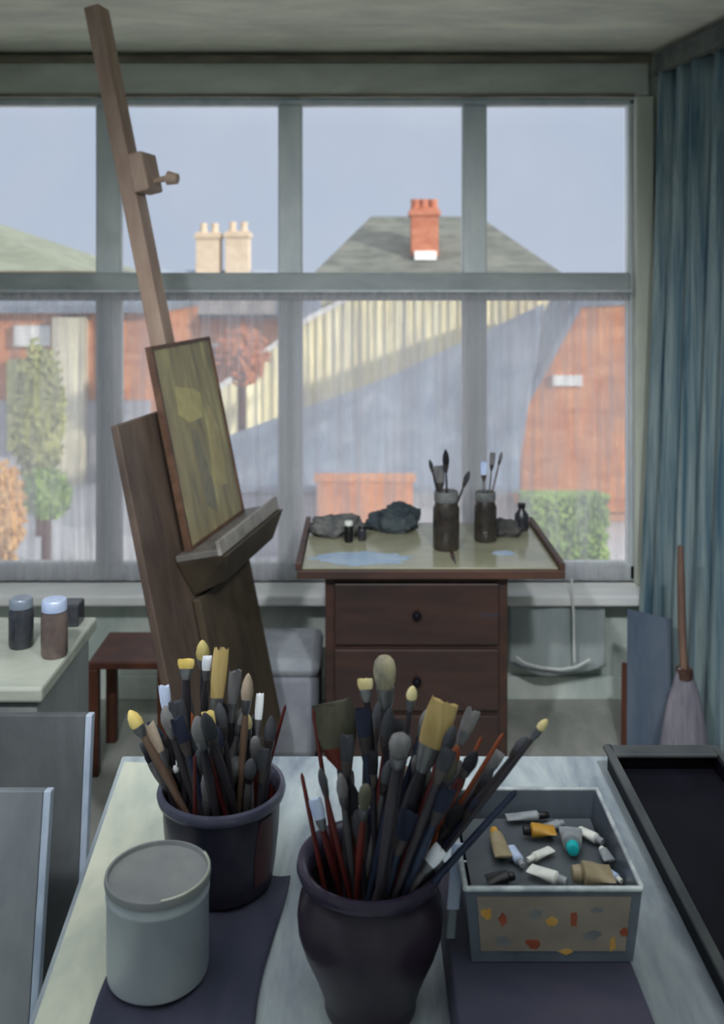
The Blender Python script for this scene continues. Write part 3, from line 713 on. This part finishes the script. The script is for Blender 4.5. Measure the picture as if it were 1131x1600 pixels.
# ------------------------------------------------------------------ palette cabinet
ca = thing('palette_cabinet', 'dark brown painter\'s cabinet with a wide palette top under the window', 'cabinet', (.17,3.2,0))
m_cab = mat('cabinet wood',(46,35,32),(72,48,40),.45,7,(.3,1,1.6),.2,third=(52,46,48))
build('body', MB().box((-.115,3.0,.06),(.455,3.46,.715)), m_cab, ca, bevel=.004)
build('plinth', MB().box((-.10,3.02,0),(.44,3.44,.06)), m_black, ca)
build('top', MB().box((-.20,2.95,.715),(.625,3.52,.742)), m_wood, ca, bevel=.003)
build('palette_glass', MB().box((-.185,2.962,.7425),(.605,3.505,.747)), mat('palette sheet',(150,150,128),(176,174,148),.16,6,(.6,1,1),.05,spec=.6), ca, bevel=.001)
build('lip', MB().box((-.205,2.95,.742),(-.187,3.52,.765)), m_wood, ca, bevel=.002)
build('lip', MB().box((.607,2.95,.742),(.625,3.52,.765)), m_wood, ca, bevel=.002)
for k in range(3):
    z0 = .09+.205*k
    dr = build('drawer', MB().box((-.085,2.985,z0),(.425,3.001,z0+.19)), mat('drawer wood',(44,36,36),(68,48,42),.4,7,(.3,1,1.8),.2,third=(58,54,60)), ca, bevel=.003)
    build('knob', MB().sphere((.17,2.972,z0+.095), .014, 12, 8), m_black, dr, smooth=60)
sm = []
r8 = random.Random(8)
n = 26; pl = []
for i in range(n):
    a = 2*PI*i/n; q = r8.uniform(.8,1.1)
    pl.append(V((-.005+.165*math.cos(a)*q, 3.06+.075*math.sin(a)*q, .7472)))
build('reflection_smear', MB().prism(pl, (0,0,.0008)), mat('pale blue smear',(150,178,208),(178,198,218),.3,14), ca, label='pale blue smear of sky reflection painted on the palette')  # pale blue shape carries the sky's reflection in the palette glass
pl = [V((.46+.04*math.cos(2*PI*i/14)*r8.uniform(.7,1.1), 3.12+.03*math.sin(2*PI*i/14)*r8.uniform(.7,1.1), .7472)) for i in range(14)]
build('reflection_smear', MB().prism(pl, (0,0,.0008)), MATS['pale blue smear'], ca)
pz = .7475
def brushjar(px, Y, w, h, label, mb_):
    c = W(px, 800, Y); c.z = pz
    j = thing('jar', label, 'jar', c)
    build('body', MB().lathe(c, [(w*.46,0),(w*.5,.006),(w*.5,h*.70),(w*.42,h*.80),(w*.40,h*.84),(w*.36,h*.84),(w*.36,h*.78),(w*.44,h*.68),(w*.44,.02),(0,.018)], 32), mb_, j, smooth=40)
    build('collar', MB().lathe(c, [(w*.365,h*.84),(w*.43,h*.82),(w*.46,h*.84),(w*.46,h*.97),(w*.44,h),(w*.38,h),(w*.365,h*.84)], 32), mat('jar collar',(84,86,88),(128,130,130),.4,20), j, smooth=40)
    return c, c.z+h, w*.36, w*.14
m_jarb = mat('smoky brown glass',(46,42,40),(70,64,58),.2,12)
J1 = brushjar(697,3.17,.088,.19,'larger dark brush jar on the cabinet top',m_jarb)
J2 = brushjar(758,3.27,.078,.165,'smaller dark brush jar right of the larger one on the cabinet top',m_jarb)
placed.clear()
for a in ((671,718,'round',7,14,'char','dark','thin brush leaning furthest left in the larger cabinet jar'),
          (696,702,'round',11,24,'black','dark','tallest black tipped brush in the larger cabinet jar'),
          (686,728,'flat',17,26,'grey','grey','broad grey brush in the larger cabinet jar'),
          (733,736,'round',9,18,'char','dark','dark brush leaning right out of the larger cabinet jar')):
    brush(J1, *a, group='brushes in the larger cabinet jar', fer='dark', hr=.0035)
placed.clear()
for a in ((784,706,'round',6,14,'grey','brown','slim brush leaning furthest right in the smaller cabinet jar'),
          (770,708,'flat',9,18,'grey','grey','tallest grey flat brush in the smaller cabinet jar'),
          (756,722,'flat',10,20,'blue','grey','pale blue grey brush at the left of the smaller cabinet jar')):
    brush(J2, *a, group='brushes in the smaller cabinet jar', fer='dark', hr=.003)
# odds and ends on the palette
def blob(c, r, sq, seed, amp=.5):
    """crumpled cloth heap with a flat underside"""
    mb = MB().sphere((0,0,0), 1.0, 56, 36); c = V(c); o = V((seed*3.1, seed*1.7, seed))
    for k, p in enumerate(mb.v):
        d = p.normalized(); q = 1 + amp*noise.noise(d*1.6+o) + amp*.5*abs(noise.noise(d*3.6+o)) + amp*.22*noise.noise(d*9+o)
        p = V((d.x*sq[0], d.y*sq[1], d.z*sq[2]))*r*q
        p.z = max(p.z, -(c.z-pz)+.0004)
        mb.v[k] = p + c
    return mb
solo('rag', blob((-.09,3.36,pz+.02), .075, (1.1,.9,.55), 3), mat('grey rag',(84,86,88),(120,120,118),.9,20), 'crumpled grey paint rag at the left of the cabinet top', 'rag', (-.085,3.37,pz), smooth=70)
solo('rag', blob((.115,3.41,pz+.03), .085, (.95,.75,.62), 4), mat('dark teal rag',(48,60,68),(80,88,92),.9,20), 'dark teal rag heaped left of the larger brush jar', 'rag', (.07,3.40,pz), smooth=70)
for x, y, mm, mc, lb in ((-.045,3.25,tbl,tw,'tiny black paint pot with white lid on the cabinet top'),(.0,3.27,mj1,tbl,'tiny dark paint pot with black lid on the cabinet top')):
    bp_, lp_ = jarp(.03,.05+.02*(x<-.02)); jar('paint_pot', V((x,y,pz)), bp_, mm, lp_, mc, lb, 'paint pot')
bo = thing('bottle', 'short dark bottle behind the right end of the cabinet top', 'bottle', (.565,3.40,pz))
build('body', MB().lathe((.565,3.40,pz), [(.022,0),(.025,.004),(.025,.055),(.012,.072),(.011,.08)], 24), mj1, bo, smooth=40)
build('cap', MB().lathe((.565,3.40,pz), [(.012,.08),(.014,.081),(.014,.095),(0,.096)], 24), tbl, bo, smooth=40)
solo('rag', blob((.49,3.33,pz+.016), .055, (1.0,.7,.6), 6), mat('charcoal rag',(58,58,60),(86,84,82),.9,20), 'charcoal rag at the right of the cabinet top beside the small jar', 'rag', (.49,3.33,pz), smooth=70)
pk = thing('palette_knife', 'palette knife lying in front of the larger brush jar', 'palette knife', (.30,3.05,pz))
build('blade', MB().prism([(.283,3.08,pz+.001),(.297,3.08,pz+.001),(.292,2.99,pz+.001)], (0,0,.0015)), m_fer, pk)
build('handle', MB().tube([(.29,3.078,pz+.006),(.29,3.11,pz+.006)], .005, 10), m_wood, pk, smooth=60)

# cord and cloth under the sill at the right
co = MB()
pts = [V((.80,3.575,.44)), V((.803,3.575,.30)), V((.806,3.575,.14))]
co.tube([W(893,905,3.57), W(896,960,3.57), W(897,1034,3.57)], .0045, 8)
co.tube([W(806,1026,3.57), W(820,1036,3.57), W(845,1043,3.57), W(875,1046,3.57), W(900,1042,3.57), W(922,1030,3.57)], .005, 8)
solo('cord', co, m_sill, 'white window cord hanging below the sill with a sagging loop', 'cord', W(893,905,3.57), smooth=60)
vs = []; nx, nz = 30, 14
for j in range(nz+1):
    for i in range(nx+1):
        u, v = i/nx, j/nz
        x = .56+.36*u; zb = .175 - .035*math.sin(PI*u); z = .405 + (zb-.405)*v
        vs.append((x, 3.635 + .012*math.sin(9*u+2*v) - .02*v*math.sin(PI*u), z))
o = solo('hanging_cloth', MB().add(vs, [(j*(nx+1)+i, j*(nx+1)+i+1, (j+1)*(nx+1)+i+1, (j+1)*(nx+1)+i) for j in range(nz) for i in range(nx)]),
     mat('slate cloth',(158,170,172),(180,188,188),.9,8,(1,1,.4)), 'slate grey cloth hanging under the sill right of the cabinet', 'cloth', (.74,3.63,.3), smooth=80)
md = o.modifiers.new('thick','SOLIDIFY'); md.thickness = .004

# narrow framed canvas and broom standing against the curtain
nb = thing('canvas', 'narrow blue grey canvas with brown edge standing by the curtain', 'canvas', (.99,3.42,0))
build('front', MB().obox((.91,3.30,.03), (.12,-.10,0), (.006,.008,0), (.01,.03,.46)), mat('blue grey canvas',(82,96,116),(104,116,132),.8,8,(1,1,.3)), nb)
build('edge', MB().obox((.893,3.31,.0), (.02,-.014,0), (.008,.012,0), (.01,.03,.30)).obox((.893,3.31,.0), (.13,-.105,0), (.008,.012,0), (0,.002,.03)), m_wood2, nb, bevel=.002, label='red brown wooden edge')
b0 = V((1.035,3.05,0)); br = thing('broom', 'small broom with brown handle and mauve grey bristles in front of the curtain', 'broom', b0)
b0 = V((1.0,2.98,.0))
build('handle', MB().tube([b0+V((.0,0,.40)), b0+V((.0,.02,.55)), b0+V((.0,.03,.70)), b0+V((.0,.035,.80))], [.012,.0125,.012,.009], 12), mat('broom handle',(96,74,66),(124,98,84),.5,14,(1,1,.3)), br, smooth=60)
m_bri = mat('mauve bristles',(110,108,120),(140,136,146),.9,18,(3,3,.3),.4)
build('bristles', MB().loft([(b0+V((0,0,.03)), V((.085,0,0)), V((0,.035,0))),(b0+V((0,.0,.2)), V((.075,0,0)), V((0,.032,0))),(b0+V((0,0,.32)), V((.055,0,0)), V((0,.028,0))),(b0+V((0,0,.42)), V((.024,0,0)), V((0,.018,0)))], 26, jag=.015, rnd=random.Random(2)), m_bri, br, smooth=60)
build('binding', MB().tube([b0+V((0,0,.40)), b0+V((0,0,.43))], .0255, 16), m_wood, br, smooth=50)

# ------------------------------------------------------------------ outdoors
GZ = -3.5
m_ground = mat('paved yard', (184,186,196), (206,206,212), .9, .5, (1,.4,1), 0)
gr = MB().box((-40, 4.2, GZ-.3), (40, 90, GZ)); struct('ground', gr, m_ground)
m_brick = mat('orange brick', (190,116,76), (222,156,112), .85, 1.6, (1,1,2), .2)
m_brick2 = mat('pale brick', (196,148,118), (214,172,144), .85, 1.6, (1,1,2), .2)
m_slate = mat('slate roof', (84,86,84), (112,114,108), .85, 2.2, (.6,1,2), .3)
m_bslate = mat('blue slate roof', (118,130,150), (150,158,172), .8, 1.6, (1,1,.6), .2)
m_render = mat('cream render', (206,200,176), (232,226,204), .85, 1.2, (1.6,1,.5), .2)
m_board = mat('cream boarding', (240,230,186), (252,248,224), .8, 1.4, (3,1,.25), .3)
m_whit = mat('white paintwork', (228,228,230), (245,245,245), .7, 2)
m_pane = mat('dark pane', (96,104,120), (128,136,150), .15, 2)
m_leaf = mat('light green leaves', (108,142,70), (160,186,104), .85, 3)
m_leaf2 = mat('olive leaves', (132,138,92), (178,180,124), .85, 3)
m_chim = mat('chimney brick', (164,98,76), (184,122,98), .85, 3, (1,1,2))
m_chimp = mat('buff chimney brick', (190,172,152), (206,190,172), .85, 3)
def hip(mb, x0, x1, y0, y1, ze, zr, rx0, rx1):
    ym = (y0+y1)/2
    return mb.add([(x0,y0,ze),(x1,y0,ze),(x1,y1,ze),(x0,y1,ze),(rx0,ym,zr),(rx1,ym,zr)], [(0,1,5,4),(1,2,5),(2,3,4,5),(3,0,4),(0,3,2,1)])
def windows(parent, Y, rects, frame=m_whit, pane=m_pane):
    for a, b, c, d in rects:
        p, q = W(a, d, Y), W(c, b, Y)
        w = build('window', MB().box((p.x, Y-.08, p.z), (q.x, Y+.02, q.z)), frame, parent)
        build('pane', MB().box((p.x+.12, Y-.10, p.z+.12), (q.x-.12, Y-.075, q.z-.12)), pane, w)
def chimney(parent, px0, px1, py0, py1, Y, m, pots, mp, name='chimney'):
    p, q = W(px0, py1, Y), W(px1, py0, Y)
    hp = (q.z-p.z)*.16; d = q.x-p.x
    c = build(name, MB().box((p.x, Y, p.z), (q.x, Y+d, q.z-hp)).box((p.x-.06, Y-.06, q.z-hp-.22), (q.x+.06, Y+d+.06, q.z-hp-.08)), m, parent)
    for k in range(pots):
        x = p.x + d*(k+.5)/pots
        build('chimney_pot', MB().lathe((x, Y+d/2, q.z-hp), [(.15,0),(.12,hp*.5),(.14,hp*.9),(.14,hp)], 14), mp, c, smooth=50)
# hip-roofed house with the orange chimney
Y = 26
h1 = thing('house', 'house with dark hipped roof and orange chimney across the yard, right of centre', 'house', (2,30,GZ))
a, b = W(478,438,Y), W(895,438,Y)
build('roof', hip(MB(), a.x, b.x, Y, Y+8, a.z, W(600,338,Y+4).z, W(580,0,Y+4).x, W(748,0,Y+4).x), m_slate, h1)
build('wall', MB().box((a.x+.4, Y+.4, GZ), (b.x-.4, Y+7.6, a.z-.02)), m_render, h1)
chimney(h1, 643, 685, 310, 400, Y+1.2, m_chim, 3, m_chim)
build('flashing', MB().box((W(648,0,Y+1).x, Y+1.05, W(0,406,Y+1).z), (W(682,0,Y+1).x, Y+1.25, W(0,392,Y+1).z)), m_whit, h1)
# boarded outbuilding with rake and lean-to slate roof in front
Y = 24
ob = thing('outbuilding', 'cream boarded outbuilding with a slanting roofline beyond the middle panes', 'outbuilding', (1,22,GZ))
pl = [W(340,700,Y), W(342,610,Y), W(480,502,Y), W(560,460,Y), W(600,446,Y), W(850,446,Y), W(850,474,Y), W(850,720,Y)]
build('wall', MB().prism(pl, (0,1.5,0)), m_board, ob)
bat = MB(); r9 = random.Random(9)
def topz(px):
    pts = [(342,610),(480,502),(560,460),(600,446),(850,446)]
    for (x0,y0),(x1,y1) in zip(pts, pts[1:]):
        if x0 <= px <= x1: return y0+(y1-y0)*(px-x0)/(x1-x0)
x = 348
while x < 845:
    t = W(x, topz(x)+2, Y); bz = W(x, 700, Y)
    bat.box((t.x-.025, Y-.05, bz.z), (t.x+.025, Y+.01, t.z)); x += r9.uniform(11, 17)
build('batten', bat, m_board, ob)
build('bargeboard', MB().prism([W(338,604,Y-.1),W(478,496,Y-.1),W(560,455,Y-.1),W(600,441,Y-.1),W(852,441,Y-.1),W(852,447,Y-.1),W(600,447,Y-.1),W(560,462,Y-.1),W(480,504,Y-.1),W(340,614,Y-.1)], (0,1.7,0)), m_whit, ob)
lr = MB().prism([W(330,690,19.6), W(600,592,19.6), W(850,474,19.6), W(814,700,17.9), W(812,760,17.4), W(330,760,17.4)], (0,.0,-.12))
lt = thing('lean_to', 'blue grey slate lean-to below the cream boards', 'shed', (1,18,GZ))
build('roof', lr, m_bslate, lt)
z = W(0,762,17.5).z-.15
build('wall', MB().box((W(345,0,17.6).x,17.6,GZ),(W(640,0,17.6).x,19.4,z)), mat('lavender render',(170,170,182),(190,190,198),.9,1.2), lt)
# low brick garden wall
gw = MB(); p, q = W(495,800,16.6), W(645,752,16.6); gw.box((p.x,16.6,GZ),(q.x,16.85,q.z)); gw.box((p.x-.05,16.55,q.z),(q.x+.05,16.9,q.z+.08))
solo('garden_wall', gw, m_brick, 'low orange brick garden wall behind the cabinet top', 'wall', (p.x,16.7,GZ))
# right brick house
Y = 19.9
h2 = thing('house', 'orange brick house seen through the right hand lower pane', 'house', (4,20,GZ))
p, q = W(815,0,Y), W(1075,0,Y)
build('wall', MB().prism([W(815,800,Y), W(817,640,Y), W(862,557,Y), W(905,478,Y), W(1075,470,Y), W(1075,800,Y)], (0,2.6,0)), m_brick, h2)
build('lintel', MB().box((W(862,0,Y).x,Y-.1,W(0,602,Y).z),(W(908,0,Y).x,Y+.02,W(0,586,Y).z)), m_whit, h2, label='white lintel strip')
build('wall', MB().box((W(815,0,Y).x+.2,Y+.2,GZ),(W(1075,0,Y).x,Y+2.5,W(0,790,Y).z)), m_brick2, h2)
build('gutter', MB().prism([W(812,640,Y-.05),W(903,470,Y-.05),W(1080,462,Y-.05),W(1080,472,Y-.05),W(909,480,Y-.05),W(819,645,Y-.05)], (0,2.8,0)), m_bslate, h2)
def foliage(name, c, rad, sq, m, label, n, leaf, seed, cat, trunk=None):
    rr = random.Random(seed); t = thing(name, label, cat, (c[0], c[1], GZ))
    mb = MB(); c = V(c)
    mb.sphere(c, rad*.82, 16, 10, rr, .16, sq)
    for _ in range(n):
        d = V((rr.gauss(0,1), rr.gauss(0,1), rr.gauss(0,1))).normalized(); q = rad*rr.uniform(.72,1.06)
        p = c + V((d.x*sq[0], d.y*sq[1], d.z*sq[2]))*q
        a = V((rr.gauss(0,1), rr.gauss(0,1), rr.gauss(0,1))).normalized()*leaf; b = a.orthogonal().normalized()*leaf*.55
        mb.add([p-a, p+b, p+a, p-b], [(0,1,2,3)])
    build('foliage', mb, m, t)
    build('trunk', MB().tube([(c.x,c.y,GZ),(c.x,c.y,c.z)], .09, 8), m_wood2, t, smooth=60)
    return t
p = W(880,792,16.5)
hd = MB(); rr = random.Random(4)
hd.box((W(816,0,16.5).x,16.3,GZ),(W(942,0,16.5).x,16.9,W(0,774,16.5).z))
for _ in range(700):
    x = rr.uniform(W(814,0,16.5).x, W(944,0,16.5).x); z = rr.uniform(GZ, W(0,768,16.5).z)
    a = V((rr.gauss(0,1),rr.gauss(0,.4),rr.gauss(0,1))).normalized()*.09; b = a.orthogonal().normalized()*.05; c = V((x,16.27+rr.uniform(-.05,.03),z))
    hd.add([c-a,c+b,c+a,c-b],[(0,1,2,3)])
solo('hedge', hd, m_leaf, 'trimmed light green hedge in front of the right brick house', 'hedge', (p.x,16.5,GZ))
# left houses
Y = 24
h3 = thing('house', 'brick terrace with cream columns and white bay beyond the left panes', 'house', (-5,26,GZ))
build('wall', MB().box((W(-140,0,Y).x,Y,GZ),(W(245,0,Y).x,Y+6,W(0,488,Y).z)), m_brick, h3)
build('rendered_base', MB().box((W(-140,0,Y).x,Y-.12,GZ),(W(236,0,Y).x,Y+.02,W(0,625,Y).z)), MATS['lavender render'], h3)
for a, b, c, d in ((92,495,138,690),):
    build('column', MB().box((W(a,0,Y).x,Y-.5,GZ),(W(c,0,Y).x,Y+.02,W(0,b,Y).z)), m_render, h3)
build('bay', MB().box((W(22,0,Y).x,Y-.5,W(0,700,Y).z),(W(84,0,Y).x,Y+.02,W(0,560,Y).z)), m_leaf2, h3)
build('downpipe', MB().tube([(W(172,0,Y).x,Y-.15,GZ),(W(172,0,Y).x,Y-.15,W(0,490,Y).z)], .13, 10), m_bslate, h3, smooth=60)
build('sign_board', MB().box((W(26,0,Y).x,Y-.2,W(0,540,Y).z),(W(82,0,Y).x,Y+.02,W(0,508,Y).z)), m_whit, h3)
build('eaves', MB().box((W(-140,0,Y).x,Y-.4,W(0,488,Y).z),(W(250,0,Y).x,Y+6,W(0,478,Y).z)), m_bslate, h3)
Yl = 25.5
h4 = thing('house', 'house with green grey hipped roof cut by the left edge of the window', 'house', (-13,32,GZ))
# gable slope falling to the right behind the terrace
a, b = W(-330,430,Yl+6), W(118,424,Yl+6)
build('roof', hip(MB(), a.x, b.x, Yl+6, Yl+16, b.z, W(0,318,Yl+11).z, W(-250,0,Yl+11).x, W(-95,0,Yl+11).x), mat('green slate',(112,118,106),(134,138,124),.85,1.6,(.5,1,2)), h4)
build('wall', MB().box((a.x+.4,Yl+6.4,GZ),(b.x-.4,Yl+15,b.z-.02)), m_brick2, h4)
# middle house behind with buff chimneys and white gutter
Y = 33
h5 = thing('house', 'far brick house with two buff chimneys left of the middle mullion', 'house', (-4,35,GZ))
build('wall', MB().box((W(240,0,Y).x,Y,GZ),(W(442,0,Y).x,Y+6,W(0,492,Y).z)), m_brick, h5)
p, q = W(236,492,Y), W(446,424,Y+3)
build('roof', MB().prism([W(236,492,Y-.3), W(446,492,Y-.3), W(446,422,Y+3), W(236,422,Y+3)], (0,.0,-.15)), m_bslate, h5)
build('gutter', MB().box((W(298,0,Y).x,Y-.5,W(0,490,Y).z),(W(432,0,Y).x,Y-.3,W(0,468,Y).z)), m_whit, h5)
chimney(h5, 306, 342, 348, 440, Y+2.6, m_chimp, 2, m_chimp)
chimney(h5, 352, 388, 346, 440, Y+2.6, m_chimp, 2, m_chimp)
windows(h5, Y, ((255,520,276,570),(318,536,345,580)))
foliage('tree', W(378,556,21), .57, (1,1,1.1), mat('russet leaves',(178,104,66),(206,136,96),.85,4), 'small round russet tree before the far brick house', 500, .09, 3, 'tree')
foliage('shrub', W(62,650,19), .52, (1,.8,2.9), m_leaf2, 'tall olive shrub beyond the left panes', 500, .1, 5, 'shrub')
foliage('shrub', W(72,772,17), .42, (1,.8,1.1), m_leaf, 'low bright green shrub beyond the left panes', 400, .08, 6, 'shrub')
foliage('shrub', W(10,800,15.4), .35, (.8,.8,2.3), mat('amber leaves',(198,150,92),(224,184,130),.85,4), 'slender amber shrub at the left edge of the window', 350, .08, 7, 'shrub')

# ------------------------------------------------------------------ light
w = bpy.data.worlds.new('sky'); bpy.context.scene.world = w; w.use_nodes = True
N = w.node_tree.nodes; L = w.node_tree.links; bg = N['Background']
tc = N.new('ShaderNodeTexCoord'); sp = N.new('ShaderNodeSeparateXYZ'); L.new(tc.outputs['Generated'], sp.inputs[0])
nz = N.new('ShaderNodeTexNoise'); nz.inputs['Scale'].default_value = 9; nz.inputs['Detail'].default_value = 4; L.new(tc.outputs['Generated'], nz.inputs['Vector'])
rp = N.new('ShaderNodeValToRGB'); rp.color_ramp.elements[0].position = .3; rp.color_ramp.elements[1].position = .7
rp.color_ramp.elements[0].color = rgb((188,200,221)); rp.color_ramp.elements[1].color = rgb((196,206,224))
L.new(nz.outputs['Fac'], rp.inputs['Fac'])
hz_ = N.new('ShaderNodeMapRange'); hz_.inputs['From Min'].default_value = .15; hz_.inputs['From Max'].default_value = .6
L.new(sp.outputs['Z'], hz_.inputs['Value'])
cm = N.new('ShaderNodeMix'); cm.data_type = 'RGBA'; cm.inputs['B'].default_value = rgb((206,210,212))
L.new(hz_.outputs['Result'], cm.inputs['Factor']); L.new(rp.outputs['Color'], cm.inputs['A']); L.new(cm.outputs['Result'], bg.inputs['Color'])
# overcast luminance: the zenith is about three times the horizon
mz = N.new('ShaderNodeMath'); mz.operation = 'MULTIPLY_ADD'; mz.use_clamp = False
mx_ = N.new('ShaderNodeMath'); mx_.operation = 'MAXIMUM'; mx_.inputs[1].default_value = 0.15
L.new(sp.outputs['Z'], mx_.inputs[0]); L.new(mx_.outputs[0], mz.inputs[0])
mz.inputs[1].default_value = 2.75; mz.inputs[2].default_value = .55
L.new(mz.outputs[0], bg.inputs['Strength'])
for x in (-.55, .55):  # unseen fill spotlights, added to brighten the window wall
    P_ = V((x, .55, 2.36)); A_ = V((x*.3, 3.6, .25)); d_ = (A_-P_).normalized()
    tl_ = thing('fill_spotlight', 'added unseen fill spotlight on the %s side of the rooflight aimed at the window wall' % ('left' if x < 0 else 'right'), 'fill lamp', P_)
    q_ = V((0,0,1)).rotation_difference(d_).to_matrix().to_4x4()
    build('lamp_head', MB().lathe(P_-d_*.02, [(0,-.10),(.035,-.10),(.05,-.06),(.07,.0),(.066,.0),(.046,-.06),(0,-.07)], 24, q_), m_sill, tl_, smooth=40)
    build('bracket', MB().tube([P_-d_*.09, P_-d_*.09+V((0,0,.24))], .008, 8), m_dgrey, tl_, smooth=60)
    build('track', MB().box((P_.x-.02, sy0, 2.56), (P_.x+.02, sy1, 2.585)), m_dgrey, tl_)
    sl_ = bpy.data.lights.new('spot', 'SPOT'); sl_.energy = 115; sl_.spot_size = math.radians(74); sl_.spot_blend = 1; sl_.shadow_soft_size = .06; sl_.color = (.96, .98, 1)
    so_ = bpy.data.objects.new('spot', sl_); C.objects.link(so_); so_.location = P_+d_*.03
    so_.rotation_euler = d_.to_track_quat('-Z', 'Y').to_euler()
su = bpy.data.lights.new('sun', 'SUN'); su.energy = 4.6; su.angle = math.radians(2); su.color = (1, .93, .80)
so = bpy.data.objects.new('sun', su); C.objects.link(so)
so.rotation_euler = V((-.80,.55,-.30)).to_track_quat('-Z', 'Y').to_euler()
# ------------------------------------------------------------------ camera
cam = bpy.data.cameras.new('camera'); co_ = bpy.data.objects.new('camera', cam); C.objects.link(co_)
co_.location = (0, 0, EZ); co_.rotation_euler = (PI/2, 0, 0)
cam.sensor_width = 36; cam.sensor_fit = 'AUTO'; cam.lens = F/1600*36; cam.shift_y = -370/1600
cam.dof.use_dof = True; cam.dof.focus_distance = 1.35; cam.dof.aperture_fstop = 5.6
cam.clip_start = .05; cam.clip_end = 300
s = bpy.context.scene; s.camera = co_
s.view_settings.view_transform = 'Standard'; s.view_settings.look = 'None'; s.view_settings.gamma = 1
s.view_settings.exposure = 0.0; s.view_settings.use_curve_mapping = False
s.cycles.max_bounces = 8; s.cycles.transparent_max_bounces = 16
